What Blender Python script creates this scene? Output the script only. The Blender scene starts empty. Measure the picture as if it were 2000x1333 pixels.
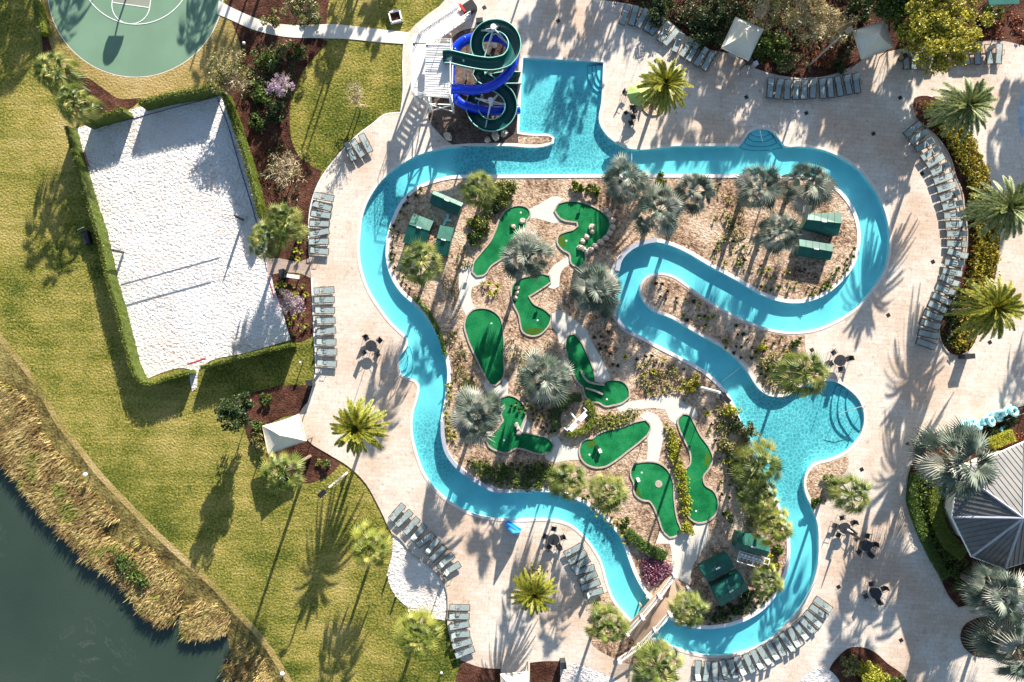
import bpy, math, random
import numpy as np
from math import radians as R, sin, cos, pi, tan, hypot, atan2
from mathutils import Vector as V, Matrix
from mathutils.geometry import delaunay_2d_cdt
random.seed(7)
S = bpy.context.scene
COL = S.collection
H = 72.0
# ---------- camera, sky, sun, exposure ----------
cd = bpy.data.cameras.new('camera'); cam = bpy.data.objects.new('camera', cd); COL.objects.link(cam)
cam.location = (0, 0, H); cam.rotation_euler = (0, 0, 0)
cd.sensor_width = 36; cd.lens = 36*H/100.0; cd.clip_start = 1; cd.clip_end = 2000
S.camera = cam
SUN_EL, SDX, SDY = R(21.5), -0.316, -0.949      # shadows fall towards (SDX, SDY)
W = bpy.data.worlds.new('World'); S.world = W; W.use_nodes = True
nt = W.node_tree; sky = nt.nodes.new('ShaderNodeTexSky'); sky.sky_type = 'NISHITA'; sky.sun_disc = False
sky.sun_elevation = SUN_EL; sky.sun_rotation = atan2(-SDX, -SDY)
sky.air_density = 1.2; sky.dust_density = 0.6; sky.ozone_density = 1.5
bg = nt.nodes['Background']; bg.inputs[1].default_value = 0.072
nt.links.new(sky.outputs[0], bg.inputs[0])
sd = bpy.data.lights.new('sun', 'SUN'); sun = bpy.data.objects.new('sun', sd); COL.objects.link(sun)
sd.energy = 5.0; sd.angle = R(0.53); sd.color = (1.0, 0.93, 0.82)
dv = V((SDX*cos(SUN_EL), SDY*cos(SUN_EL), -sin(SUN_EL)))
sun.rotation_euler = dv.to_track_quat('-Z', 'Y').to_euler()
S.view_settings.view_transform = 'Standard'; S.view_settings.look = 'None'
S.view_settings.exposure = 1.38; S.view_settings.gamma = 1.0
S.cycles.max_bounces = 6; S.cycles.transparent_max_bounces = 12

# ---------- helpers ----------
def P(px, py, h=0.0):
    "photo pixel (2000 wide) at height h -> world x, y"
    k = (H-h)/H/20.0
    return ((px-1000)*k, (666.5-py)*k)
def P3(px, py, h=0.0):
    x, y = P(px, py, h); return V((x, y, h))
MATS = {}
def nmat(name):
    m = bpy.data.materials.new(name); m.use_nodes = True; MATS[name] = m
    return m, m.node_tree, m.node_tree.nodes['Principled BSDF']
def ramp(nt, fac, cols, pos=None):
    r = nt.nodes.new('ShaderNodeValToRGB'); e = r.color_ramp.elements
    pos = pos or [i/(len(cols)-1) for i in range(len(cols))]
    while len(e) < len(cols): e.new(0.5)
    for i, (c, p) in enumerate(zip(cols, pos)): e[i].position = p; e[i].color = (*c, 1)
    nt.links.new(fac, r.inputs[0]); return r.outputs[0]
def noise(nt, scale, detail=3, rough=0.55, co=None, dist=0.0):
    n = nt.nodes.new('ShaderNodeTexNoise'); n.inputs['Scale'].default_value = scale
    n.inputs['Detail'].default_value = detail; n.inputs['Roughness'].default_value = rough; n.inputs['Distortion'].default_value = dist
    if co is None: co = coords(nt)
    nt.links.new(co, n.inputs['Vector']); return n.outputs['Fac']
def coords(nt, kind='Object'):
    for n in nt.nodes:
        if n.type == 'TEX_COORD': return n.outputs[kind]
    return nt.nodes.new('ShaderNodeTexCoord').outputs[kind]
def mix(nt, fac, a, b, mode='MIX'):
    n = nt.nodes.new('ShaderNodeMix'); n.data_type = 'RGBA'; n.blend_type = mode
    if isinstance(fac, (int, float)): n.inputs[0].default_value = fac
    else: nt.links.new(fac, n.inputs[0])
    for v, i in ((a, 6), (b, 7)):
        if isinstance(v, tuple): n.inputs[i].default_value = (*v, 1)
        else: nt.links.new(v, n.inputs[i])
    return n.outputs[2]
def bump(nt, b, h, st, dist=0.05):
    n = nt.nodes.new('ShaderNodeBump'); n.inputs['Strength'].default_value = st; n.inputs['Distance'].default_value = dist
    nt.links.new(h, n.inputs['Height']); nt.links.new(n.outputs[0], b.inputs['Normal'])
def M(name, c, rough=0.7, var=0.15, scale=3.0, bs=0.0, bscale=20, metal=0.0, bd=0.05):
    m, nt, b = nmat(name)
    lo = tuple(x*(1-var) for x in c); hi = tuple(min(1, x*(1+var)) for x in c)
    nt.links.new(ramp(nt, noise(nt, scale, 4), [lo, hi], [0.35, 0.65]), b.inputs['Base Color'])
    b.inputs['Roughness'].default_value = rough; b.inputs['Metallic'].default_value = metal
    if bs: bump(nt, b, noise(nt, bscale, 3), bs, bd)
    return m
def leafmat(name, cols, rough=0.5, trans=0.25):
    m, nt, b = nmat(name)
    g = nt.nodes.new('ShaderNodeNewGeometry')
    nt.links.new(ramp(nt, g.outputs['Random Per Island'], cols), b.inputs['Base Color'])
    col = b.inputs['Base Color'].links[0].from_socket
    b.inputs['Roughness'].default_value = rough
    t = nt.nodes.new('ShaderNodeBsdfTranslucent'); nt.links.new(col, t.inputs[0])
    mx = nt.nodes.new('ShaderNodeMixShader'); mx.inputs[0].default_value = trans
    nt.links.new(b.outputs[0], mx.inputs[1]); nt.links.new(t.outputs[0], mx.inputs[2])
    nt.links.new(mx.outputs[0], nt.nodes['Material Output'].inputs[0])
    return m
def mesh(name, vs, fs, mat=None, smooth=False):
    me = bpy.data.meshes.new(name); me.from_pydata([tuple(v) for v in vs], [], fs); me.update()
    if mat: me.materials.append(MATS[mat] if isinstance(mat, str) else mat)
    if smooth: me.polygons.foreach_set('use_smooth', [True]*len(me.polygons))
    return me
def ob(name, me, parent=None, loc=(0,0,0), rz=0, sc=1, **props):
    o = bpy.data.objects.new(name, me); COL.objects.link(o); o.location = loc; o.rotation_euler = (0, 0, rz)
    o.scale = (sc, sc, sc) if isinstance(sc, (int, float)) else sc
    if parent: o.parent = parent
    for k, v in props.items():
        if v: o[k] = v
    return o
def thing(name, label, cat, loc=(0,0,0), rz=0, sc=1, group=None, me=None):
    return ob(name, me, None, loc, rz, sc, label=label, category=cat, group=group)
def kids(o, parts):
    for n, me in parts: ob(n, me, o)
    return o
class B:
    "collects shapes for one mesh"
    def __init__(s): s.v = []; s.f = []
    def add(s, vs, fs):
        n = len(s.v); s.v += [V(v) for v in vs]; s.f += [tuple(i+n for i in f) for f in fs]; return s
    def box(s, c, d, rz=0, M4=None):
        x, y, z = d[0]/2, d[1]/2, d[2]/2; cr, sr = cos(rz), sin(rz); vs = []
        for i in (-1, 1):
            for j in (-1, 1):
                for k in (-1, 1):
                    p = V((i*x*cr-j*y*sr, i*x*sr+j*y*cr, k*z))
                    if M4: p = M4 @ p
                    vs.append(p+V(c))
        return s.add(vs, [(0,1,3,2),(4,6,7,5),(0,4,5,1),(2,3,7,6),(0,2,6,4),(1,5,7,3)])
    def bar(s, a, b, w, n=6, w2=None, cap=True):
        a, b = V(a), V(b); d = (b-a); 
        if d.length < 1e-6: return s
        d.normalize(); u = d.cross(V((0,0,1)));
        if u.length < 1e-3: u = V((1,0,0))
        u.normalize(); t = d.cross(u); w2 = w if w2 is None else w2; vs = []
        for p, r in ((a, w), (b, w2)):
            for i in range(n):
                q = 2*pi*i/n + pi/n; vs.append(p + (u*cos(q)+t*sin(q))*r)
        fs = [(i, (i+1)%n, n+(i+1)%n, n+i) for i in range(n)]
        if cap: fs += [tuple(range(n))[::-1], tuple(range(n, 2*n))]
        return s.add(vs, fs)
    def tube(s, pts, w, n=6, closed=False):
        pts = [V(p) for p in pts]; m = len(pts); vs = []
        for i, p in enumerate(pts):
            a = pts[i-1] if (i or closed) else p; b = pts[(i+1) % m] if (i < m-1 or closed) else p
            d = (b-a).normalized(); u = d.cross(V((0,0,1)))
            if u.length < 1e-3: u = V((1,0,0))
            u.normalize(); t = u.cross(d); r = w[i] if isinstance(w, (list, tuple)) else w
            for k in range(n):
                q = 2*pi*k/n; vs.append(p+(u*cos(q)+t*sin(q))*r)
        fs = []
        for i in range(m if closed else m-1):
            j = (i+1) % m
            for k in range(n): fs.append((i*n+k, i*n+(k+1)%n, j*n+(k+1)%n, j*n+k))
        if not closed: fs += [tuple(range(n))[::-1], tuple(range((m-1)*n, m*n))]
        return s.add(vs, fs)
    def disc(s, c, r, h, n=20, r2=None):
        return s.bar((c[0], c[1], c[2]), (c[0], c[1], c[2]+h), r, n, r2)
    def me(s, name, mat, smooth=False): return mesh(name, s.v, s.f, mat, smooth)
def smooth_loop(pts, step=14, closed=True, sharp=52):
    "corner-keeping smooth curve through pixel points"
    n = len(pts); P_ = [V(p) for p in pts]; out = []
    tan_ = []
    for i in range(n):
        a = P_[i-1] if (closed or i) else P_[i]; b = P_[(i+1) % n] if (closed or i < n-1) else P_[i]
        d1 = (P_[i]-a); d2 = (b-P_[i])
        if d1.length < 1e-6 or d2.length < 1e-6: tan_.append(((b-a).normalized(), (b-a).normalized())); continue
        if d1.angle(d2) > R(sharp): tan_.append((d1.normalized(), d2.normalized()))
        else:
            t = (d1.normalized()*d2.length+d2.normalized()*d1.length).normalized(); tan_.append((t, t))
    for i in range(n if closed else n-1):
        p0, p1 = P_[i], P_[(i+1) % n]; L = (p1-p0).length; k = max(1, int(L/step+0.5))
        m0 = tan_[i][1]*L; m1 = tan_[(i+1) % n][0]*L
        for j in range(k):
            t = j/k; t2 = t*t; t3 = t2*t
            out.append((2*t3-3*t2+1)*p0+(t3-2*t2+t)*m0+(-2*t3+3*t2)*p1+(t3-t2)*m1)
    if not closed: out.append(P_[-1].copy())
    return out
def offset(loop, d, closed=True):
    "positive d: to the left of travel on screen pixels (y down)"
    n = len(loop); out = []
    for i, p in enumerate(loop):
        a = loop[i-1] if (closed or i) else p; b = loop[(i+1) % n] if (closed or i < n-1) else p
        t = (b-a)
        if t.length < 1e-9: out.append(p.copy()); continue
        t.normalize(); out.append(V((p.x+t.y*d, p.y-t.x*d)))
    return out
def area(loop):
    return 0.5*sum(loop[i-1].x*loop[i].y-loop[i].x*loop[i-1].y for i in range(len(loop)))
def outward(loop, d):   # offset away from the inside, whatever the direction of travel
    return offset(loop, d if area(loop) > 0 else -d)
def inside(pt, loop):
    x, y = pt; c = False; j = len(loop)-1
    for i in range(len(loop)):
        xi, yi = loop[i]; xj, yj = loop[j]
        if (yi > y) != (yj > y) and x < (xj-xi)*(y-yi)/(yj-yi)+xi: c = not c
        j = i
    return c
def fill(loops, z, thick=0.0, conv=True):
    "triangulated region bounded by loops (px), even-odd; optional skirt down"
    L = [[V(P(p[0], p[1])) if conv else V((p[0], p[1])) for p in l] for l in loops]
    vs = [p for l in L for p in l]; es = []; k = 0
    for l in L:
        es += [(k+i, k+(i+1) % len(l)) for i in range(len(l))]; k += len(l)
    r = delaunay_2d_cdt(vs, es, [], 2, 1e-5)
    ov = np.array([tuple(p) for p in r[0]]); tr = np.array([f for f in r[2] if len(f) == 3])
    c = ov[tr].mean(axis=1); odd = np.zeros(len(c), bool)
    for l in L:
        q = np.array([tuple(p) for p in l]); q2 = np.roll(q, 1, axis=0)
        for a, b in zip(q, q2):
            cond = (a[1] > c[:, 1]) != (b[1] > c[:, 1])
            if not cond.any(): continue
            xs = (b[0]-a[0])*(c[:, 1]-a[1])/((b[1]-a[1]) or 1e-9)+a[0]
            odd ^= cond & (c[:, 0] < xs)
    tr = tr[odd]
    V3 = [(p[0], p[1], z) for p in ov]; F = []
    for t in tr:
        a, b, d = ov[t[0]], ov[t[1]], ov[t[2]]
        if (b[0]-a[0])*(d[1]-a[1])-(b[1]-a[1])*(d[0]-a[0]) < 0: t = t[::-1]
        F.append(tuple(int(x) for x in t))
    if thick:
        for l in L:
            n = len(V3); m = len(l)
            V3 += [(p.x, p.y, z) for p in l]+[(p.x, p.y, z-thick) for p in l]
            F += [(n+i, n+m+i, n+m+(i+1) % m, n+(i+1) % m) for i in range(m)]
    return V3, F
def sheet(name, loops, z, mat, thick=0.0, **kw):
    v, f = fill(loops, z, thick); kw.setdefault('kind', 'structure')
    return ob(name, mesh(name, v, f, mat), **kw)
def ribbon(loop, d0, d1, z0, z1, closed=True, steps=None):
    "raised band between two offsets of a px loop; z1 top, z0 bottom"
    a = offset(loop, d0, closed); b = offset(loop, d1, closed); n = len(loop); vs = []; fs = []
    for i in range(n):
        xa, ya = P(a[i].x, a[i].y); xb, yb = P(b[i].x, b[i].y)
        vs += [(xa, ya, z0), (xa, ya, z1), (xb, yb, z1), (xb, yb, z0)]
    for i in range(n if closed else n-1):
        j = (i+1) % n
        for k in range(3): fs.append((i*4+k, j*4+k, j*4+k+1, i*4+k+1))
    if not closed: fs += [(0, 1, 2, 3), (n*4-1, n*4-2, n*4-3, n*4-4)]
    return vs, fs
def poly(s):   # "x,y x,y" -> points
    return [tuple(float(t) for t in q.split(',')) for q in s.split()]
ORD = ['first','second','third','fourth','fifth','sixth','seventh','eighth','ninth','tenth','eleventh','twelfth','thirteenth','fourteenth','fifteenth','sixteenth','seventeenth','eighteenth','nineteenth','twentieth','twenty-first','twenty-second','twenty-third','twenty-fourth','twenty-fifth']
# ---------- materials ----------
def ground_mat(name, cols, pos, big, fine, bs, bscale, rough=0.95, spots=None, bd=0.08, mid=1.2):
    m, nt, b = nmat(name)
    f = nt.nodes.new('ShaderNodeMath'); f.operation = 'MULTIPLY_ADD'
    a = noise(nt, big, 3, 0.5); c = noise(nt, fine, 2, 0.7); g = noise(nt, mid, 3, 0.6)
    f2 = nt.nodes.new('ShaderNodeMath'); f2.operation = 'MULTIPLY_ADD'; f2.inputs[1].default_value = 0.55
    nt.links.new(g, f2.inputs[0]); f.inputs[1].default_value = 1.0
    nt.links.new(a, f.inputs[0])
    f3 = nt.nodes.new('ShaderNodeMath'); f3.operation = 'MULTIPLY_ADD'; f3.inputs[1].default_value = 0.9; f3.inputs[2].default_value = -0.72
    nt.links.new(c, f3.inputs[0]); nt.links.new(f3.outputs[0], f2.inputs[2]); nt.links.new(f2.outputs[0], f.inputs[2])
    col = ramp(nt, f.outputs[0], cols, pos)
    if name == 'lawn':    # mower passes run along the shore
        mp = nt.nodes.new('ShaderNodeMapping'); mp.inputs['Rotation'].default_value = (0, 0, R(48)); mp.inputs['Scale'].default_value = (.06, .9, 1); nt.links.new(coords(nt), mp.inputs[0])
        col = mix(nt, .8, col, ramp(nt, noise(nt, 1.0, 3, .6, mp.outputs[0]), [(.62,.72,.55),(1,1,1)], [.36,.56]), 'MULTIPLY')
    if name == 'sand': col = mix(nt, .7, col, ramp(nt, noise(nt, .16, 3), [(1,.86,.78),(1,1,1)], [.34,.5]), 'MULTIPLY')
    nt.links.new(col, b.inputs['Base Color']); b.inputs['Roughness'].default_value = rough
    b.inputs['Specular IOR Level'].default_value = 0.15
    bump(nt, b, noise(nt, bscale, 3, 0.65), bs, bd)
    return m
ground_mat('lawn', [(.035,.06,.01),(.125,.135,.02),(.265,.225,.05),(.37,.285,.09),(.46,.36,.16)], [.22,.38,.52,.66,.85], .07, 4.6, 1.0, 4.8, bd=.16, mid=.4)
ground_mat('dry_lawn', [(.10,.10,.02),(.26,.20,.06),(.38,.27,.11),(.46,.36,.20)], [.2,.4,.6,.85], .12, 6, 1.0, 4.5, bd=.12, mid=.5)
ground_mat('mulch', [(.02,.008,.005),(.055,.022,.014),(.11,.045,.03),(.16,.08,.055)], [.2,.42,.62,.85], .3, 7, 1.0, 6, bd=.14)
ground_mat('gravel', [(.04,.022,.015),(.28,.175,.115),(.52,.37,.26),(.68,.56,.45)], [.16,.36,.54,.80], .25, 4.6, 1.0, 5, bd=.16, mid=2.2)
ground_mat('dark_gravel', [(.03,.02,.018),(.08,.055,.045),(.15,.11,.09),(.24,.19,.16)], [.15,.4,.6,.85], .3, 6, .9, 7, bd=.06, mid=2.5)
ground_mat('sand', [(.42,.38,.36),(.68,.64,.61),(.76,.73,.71),(.80,.77,.76)], [.1,.36,.55,.9], .2, 4, 1.0, 3.6, bd=.34, mid=.8)
ground_mat('bank', [(.04,.03,.012),(.12,.09,.03),(.24,.19,.06),(.36,.29,.10)], [.2,.42,.62,.85], .35, 4, 1.0, 4, bd=.15)
ground_mat('turf', [(.003,.10,.03),(.006,.165,.05),(.02,.215,.075)], [.28,.5,.72], .5, 9, .2, 20, rough=.9, bd=.01, mid=1.5)
ground_mat('rough_turf', [(.03,.08,.01),(.05,.12,.012),(.08,.15,.015)], [.1,.5,.9], .3, 9, .3, 20, rough=.9, bd=.02)
# travertine deck: courses of irregular pavers
def paver(name, c1, c2, sc, warm):
    m, nt, b = nmat(name); co = coords(nt)
    mp = nt.nodes.new('ShaderNodeMapping'); mp.inputs['Rotation'].default_value = (0, 0, R(4)); nt.links.new(co, mp.inputs[0])
    br = nt.nodes.new('ShaderNodeTexBrick'); nt.links.new(mp.outputs[0], br.inputs[0])
    br.inputs['Scale'].default_value = sc; br.inputs['Mortar Size'].default_value = .012; br.inputs['Brick Width'].default_value = 1.0
    br.inputs['Row Height'].default_value = .55; br.inputs['Color1'].default_value = (*c1, 1); br.inputs['Color2'].default_value = (*c2, 1)
    br.inputs['Mortar'].default_value = (c2[0]*.70, c2[1]*.68, c2[2]*.66, 1); br.squash = 1.5; br.squash_frequency = 3; br.offset_frequency = 2
    big = ramp(nt, noise(nt, .12, 4, .6), [warm, (1, 1, 1)], [.38, .56])
    c = mix(nt, .95, br.outputs[0], big, 'MULTIPLY')
    st = ramp(nt, noise(nt, 1.6, 5, .7), [(.62, .57, .53), (1, 1, 1)], [.30, .42])
    c = mix(nt, .8, c, st, 'MULTIPLY')
    fl = ramp(nt, noise(nt, 5.5, 2, .7), [(.80, .77, .75), (1, 1, 1)], [.36, .52])
    c = mix(nt, .7, c, fl, 'MULTIPLY')
    nt.links.new(c, b.inputs['Base Color']); b.inputs['Roughness'].default_value = .75
    b.inputs['Specular IOR Level'].default_value = .25
    bump(nt, b, noise(nt, 7, 3), .25, .02)
paver('deck', (.69,.615,.54), (.62,.54,.465), 1.25, (.88,.75,.66))
paver('dark_paver', (.50,.40,.34), (.42,.33,.28), 1.6, (.8,.75,.7))
M('concrete', (.62,.58,.52), .85, .06, .8, .15, 12, bd=.01)
M('walk', (.72,.65,.57), .85, .08, .7, .15, 12, bd=.01)
M('white', (.80,.79,.77), .6, .04, 2)
M('coping', (.78,.76,.74), .6, .07, 1.5, .1, 10)
M('coping_tan', (.70,.63,.57), .65, .08, 1.5, .1, 10)
M('wall_top', (.36,.38,.44), .7, .1, 2)
M('basin', (.74,.88,.90), .5, .06, .6)
M('step_edge', (.04,.26,.40), .5, .1, 2)
M('stone', (.55,.45,.37), .9, .3, 2.5, .6, 6, bd=.05)
M('curb', (.42,.35,.29), .85, .15, 4, .3, 14)
M('steel', (.55,.56,.57), .35, .1, 3, metal=.6)
M('bronze', (.06,.055,.05), .5, .2, 5)
M('black', (.012,.012,.014), .5, .2, 4)
M('dark_metal', (.03,.032,.036), .45, .2, 4)
M('sling', (.27,.33,.33), .8, .14, 6)
M('sling_back', (.33,.39,.38), .8, .14, 6)
M('canvas', (.72,.66,.53), .85, .05, 1.2, .1, 3)
M('green_canvas', (.42,.55,.16), .8, .1, 2)
M('deep_green', (.01,.12,.06), .7, .15, 2)
M('cover_green', (.003,.10,.075), .5, .22, 1.2, .15, 2)
M('flume', (.004,.07,.065), .3, .15, 1.2)
M('flume_rim', (.22,.52,.42), .35, .1, 2)
M('tube_blue', (.004,.045,.62), .22, .06, 1.5)
M('kayak_blue', (.01,.25,.75), .3, .1, 2)
M('wood', (.40,.26,.17), .75, .18, 2, .4, 8)
M('trex', (.46,.31,.22), .8, .10, 1.2, .15, 8)
M('planks', (.74,.70,.67), .7, .06, 1.5)
M('trunk', (.20,.15,.11), .95, .35, 5, .8, 9)
M('bark', (.14,.10,.07), .95, .3, 4, .8, 9)
M('twig', (.50,.41,.28), .9, .25, 3)
M('twig_pale', (.55,.47,.44), .9, .2, 3)
M('tape_dark', (.03,.03,.10), .7, .1, 3)
M('tape_red', (.65,.03,.06), .6, .1, 3)
M('ring', (.35,.72,.78), .25, .12, 3)
M('court_green', (.14,.24,.16), .8, .07, .35)
M('court_key', (.24,.25,.20), .8, .07, .5)
M('line_white', (.75,.77,.72), .7, .06, 3)
M('globe', (.8,.8,.78), .3, .03, 2)
M('paper_white', (.8,.8,.8), .6, .03, 2)
M('red', (.55,.02,.02), .5, .1, 3)
M('lens_glass', (.5,.5,.5), .2, .05, 2)
# standing-seam roof
m, nt, b = nmat('roof'); b.inputs['Metallic'].default_value = .05; b.inputs['Roughness'].default_value = .45
nt.links.new(ramp(nt, noise(nt, .8, 4), [(.11,.108,.11),(.15,.145,.14)], [.35,.65]), b.inputs['Base Color'])
# leaves
leafmat('palm_date', [(.06,.10,.008),(.16,.20,.015),(.32,.31,.03),(.50,.40,.07)])
leafmat('palm_date_green', [(.05,.09,.02),(.12,.17,.045),(.24,.28,.09),(.42,.42,.20)])
leafmat('palm_sabal', [(.035,.07,.012),(.10,.15,.025),(.22,.26,.055),(.40,.38,.12)])
leafmat('palm_yellow', [(.06,.10,.015),(.16,.20,.03),(.30,.32,.05),(.44,.42,.12)])
leafmat('palm_silver', [(.05,.08,.06),(.12,.16,.12),(.28,.31,.25),(.52,.49,.42)], rough=.55, trans=.12)
leafmat('fruit', [(.30,.18,.03),(.45,.28,.05)])
leafmat('hedge', [(.035,.06,.006),(.09,.13,.012),(.17,.20,.02),(.30,.29,.05)])
leafmat('hedge_lime', [(.20,.22,.01),(.38,.38,.03),(.50,.46,.06)])
leafmat('bush', [(.02,.045,.006),(.05,.10,.012),(.10,.17,.02),(.20,.24,.05)])
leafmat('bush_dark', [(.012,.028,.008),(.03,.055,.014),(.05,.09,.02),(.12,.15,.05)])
leafmat('tree_yellow', [(.10,.13,.01),(.30,.29,.03),(.52,.46,.06),(.68,.56,.09)])
leafmat('olive', [(.08,.09,.02),(.17,.17,.045),(.28,.26,.09),(.40,.36,.17)])
leafmat('tree_gold', [(.18,.14,.05),(.36,.29,.11),(.50,.41,.20),(.62,.53,.32)])
leafmat('blossom', [(.30,.16,.30),(.42,.30,.42),(.55,.45,.52),(.32,.24,.24)])
leafmat('cover_yellow', [(.09,.10,.008),(.24,.21,.015),(.40,.32,.025),(.52,.38,.04)])
leafmat('tuft', [(.10,.13,.02),(.25,.26,.04),(.42,.40,.08)])
leafmat('tuft_dark', [(.015,.02,.012),(.04,.05,.025),(.07,.08,.04)])
leafmat('tuft_red', [(.10,.02,.03),(.22,.05,.08),(.34,.16,.22)])
leafmat('purple', [(.06,.008,.02),(.16,.015,.05),(.32,.10,.18),(.50,.35,.42)])
leafmat('reed_green', [(.06,.09,.02),(.16,.19,.03),(.34,.33,.06)])
leafmat('red_leaf', [(.10,.02,.01),(.28,.07,.03),(.40,.20,.08)])
m, nt, b = nmat('reed'); g_ = nt.nodes.new('ShaderNodeNewGeometry')
ra = ramp(nt, g_.outputs['Random Per Island'], [(.12,.08,.03),(.32,.23,.08),(.52,.38,.14),(.66,.52,.24)])
c_ = mix(nt, ramp(nt, noise(nt, .55, 3), [(0,0,0),(1,1,1)], [.40,.56]), mix(nt, 1.0, ra, (.50,.42,.36), 'MULTIPLY'), ra)
c_ = mix(nt, ramp(nt, noise(nt, .33, 2), [(0,0,0),(1,1,1)], [.58,.66]), c_, mix(nt, 1.0, ra, (.55,.75,.35), 'MULTIPLY'))
nt.links.new(c_, b.inputs['Base Color']); b.inputs['Roughness'].default_value = .8
M('splash', (.42,.52,.58), .6, .22, 1.2)
# pool water: clear tinted sheet; caustic net painted into its tint dapples the floor
def water(name, tint, amp, cell, dist):
    m, nt, b = nmat(name); nt.nodes.remove(b); co = coords(nt)
    nz = nt.nodes.new('ShaderNodeTexNoise'); nz.inputs['Scale'].default_value = .9; nz.inputs['Detail'].default_value = 2
    nt.links.new(co, nz.inputs['Vector'])
    wp = nt.nodes.new('ShaderNodeVectorMath'); wp.operation = 'MULTIPLY_ADD'; wp.inputs[1].default_value = (dist,)*3
    nt.links.new(nz.outputs['Color'], wp.inputs[0]); nt.links.new(co, wp.inputs[2])
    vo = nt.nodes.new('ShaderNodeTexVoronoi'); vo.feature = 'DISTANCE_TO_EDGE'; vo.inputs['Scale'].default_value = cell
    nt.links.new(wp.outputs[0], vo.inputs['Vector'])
    calm = None    # painted caustics show near jets and slide, fading to even tint elsewhere
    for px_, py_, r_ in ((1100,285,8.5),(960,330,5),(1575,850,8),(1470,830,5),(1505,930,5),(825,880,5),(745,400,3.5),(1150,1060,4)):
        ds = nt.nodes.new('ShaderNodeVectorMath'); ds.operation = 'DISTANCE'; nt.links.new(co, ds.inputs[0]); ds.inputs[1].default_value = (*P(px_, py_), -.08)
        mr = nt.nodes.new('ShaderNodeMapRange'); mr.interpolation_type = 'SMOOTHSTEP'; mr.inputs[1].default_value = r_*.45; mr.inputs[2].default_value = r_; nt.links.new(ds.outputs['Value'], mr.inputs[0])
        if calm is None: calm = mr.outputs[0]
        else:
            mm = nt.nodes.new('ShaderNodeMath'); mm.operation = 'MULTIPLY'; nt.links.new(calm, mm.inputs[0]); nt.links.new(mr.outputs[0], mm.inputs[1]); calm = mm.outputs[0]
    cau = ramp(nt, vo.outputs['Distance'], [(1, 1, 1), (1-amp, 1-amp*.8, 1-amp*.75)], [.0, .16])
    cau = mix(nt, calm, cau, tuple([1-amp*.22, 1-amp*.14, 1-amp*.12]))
    big = ramp(nt, noise(nt, .25, 3), [(.86, .93, .95), (1, 1, 1)], [.35, .65])
    c = mix(nt, 1.0, cau, tint, 'MULTIPLY'); c = mix(nt, 1.0, c, big, 'MULTIPLY')
    tr = nt.nodes.new('ShaderNodeBsdfTransparent'); nt.links.new(c, tr.inputs[0])
    gl = nt.nodes.new('ShaderNodeBsdfGlossy'); gl.inputs['Roughness'].default_value = .08
    bp = nt.nodes.new('ShaderNodeBump'); bp.inputs['Strength'].default_value = .5; bp.inputs['Distance'].default_value = .06
    nt.links.new(noise(nt, 2.2, 3, .6), bp.inputs['Height']); nt.links.new(bp.outputs[0], gl.inputs['Normal'])
    fr = nt.nodes.new('ShaderNodeLayerWeight'); fr.inputs[0].default_value = .5; nt.links.new(bp.outputs[0], fr.inputs['Normal'])
    pw = nt.nodes.new('ShaderNodeMath'); pw.operation = 'POWER'; pw.inputs[1].default_value = 5; nt.links.new(fr.outputs['Facing'], pw.inputs[0])
    pm = nt.nodes.new('ShaderNodeMath'); pm.operation = 'MULTIPLY_ADD'; pm.inputs[1].default_value = .8; pm.inputs[2].default_value = .02; nt.links.new(pw.outputs[0], pm.inputs[0])
    mx = nt.nodes.new('ShaderNodeMixShader'); nt.links.new(pm.outputs[0], mx.inputs[0])
    nt.links.new(tr.outputs[0], mx.inputs[1]); nt.links.new(gl.outputs[0], mx.inputs[2])
    nt.links.new(mx.outputs[0], nt.nodes['Material Output'].inputs[0])
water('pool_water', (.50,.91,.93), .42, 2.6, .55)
m, nt, b = nmat('lake_water')
w1 = ramp(nt, noise(nt, .05, 4, .6), [(.026,.045,.033),(.042,.062,.044)], [.35, .7])
sc_ = mix(nt, 1.0, ramp(nt, noise(nt, .16, 5, .6, None, 2.2), [(0,0,0),(1,1,1),(0,0,0)], [.535,.55,.565]), ramp(nt, noise(nt, .06, 2), [(0,0,0),(.28,.28,.28)], [.54,.66]), 'MULTIPLY')
w1 = mix(nt, sc_, w1, (.20,.21,.17))
nt.links.new(w1, b.inputs['Base Color']); b.inputs['Roughness'].default_value = .12
bump(nt, b, noise(nt, 3.0, 3, .6), .25, .05)
# ---------- the setting ----------
OUT = poly("1022,114 1100,118 1178,123 1174,200 1170,240 1182,262 1210,284 1330,286 1445,286 1455,272 1465,259 1485,252 1507,258 1520,271 1532,286 1560,287 1610,295 1647,312 1677,333 1698,358 1722,400 1735,450 1735,487 1727,525 1704,563 1675,598 1630,628 1592,643 1555,648 1505,643 1475,633 1405,600 1340,555 1322,542 1285,533 1260,542 1248,565 1255,588 1272,606 1310,622 1360,652 1410,680 1435,700 1460,728 1475,752 1492,769 1517,776 1540,772 1555,762 1572,751 1605,745 1630,746 1655,760 1677,782 1686,807 1685,832 1672,860 1650,882 1617,897 1592,904 1577,917 1569,938 1571,960 1585,992 1595,1020 1598,1060 1596,1100 1582,1150 1558,1192 1530,1222 1500,1250 1471,1266 1431,1277 1378,1279 1325,1266 1285,1250 1262,1238 1230,1208 1200,1171 1187,1139 1177,1101 1158,1067 1136,1041 1112,1023 1076,1014 1011,1014 962,1011 920,1001 881,980 849,952 829,922 815,885 807,850 807,812 817,775 819,753 812,743 797,738 783,730 780,700 797,673 795,660 782,647 762,627 742,600 725,574 710,537 703,500 704,462 712,412 732,372 762,338 790,318 820,303 867,291 905,287 985,286 1067,286 1081,281 1083,270 1074,263 1050,262 1014,259 1016,225 1018,175")
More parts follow.
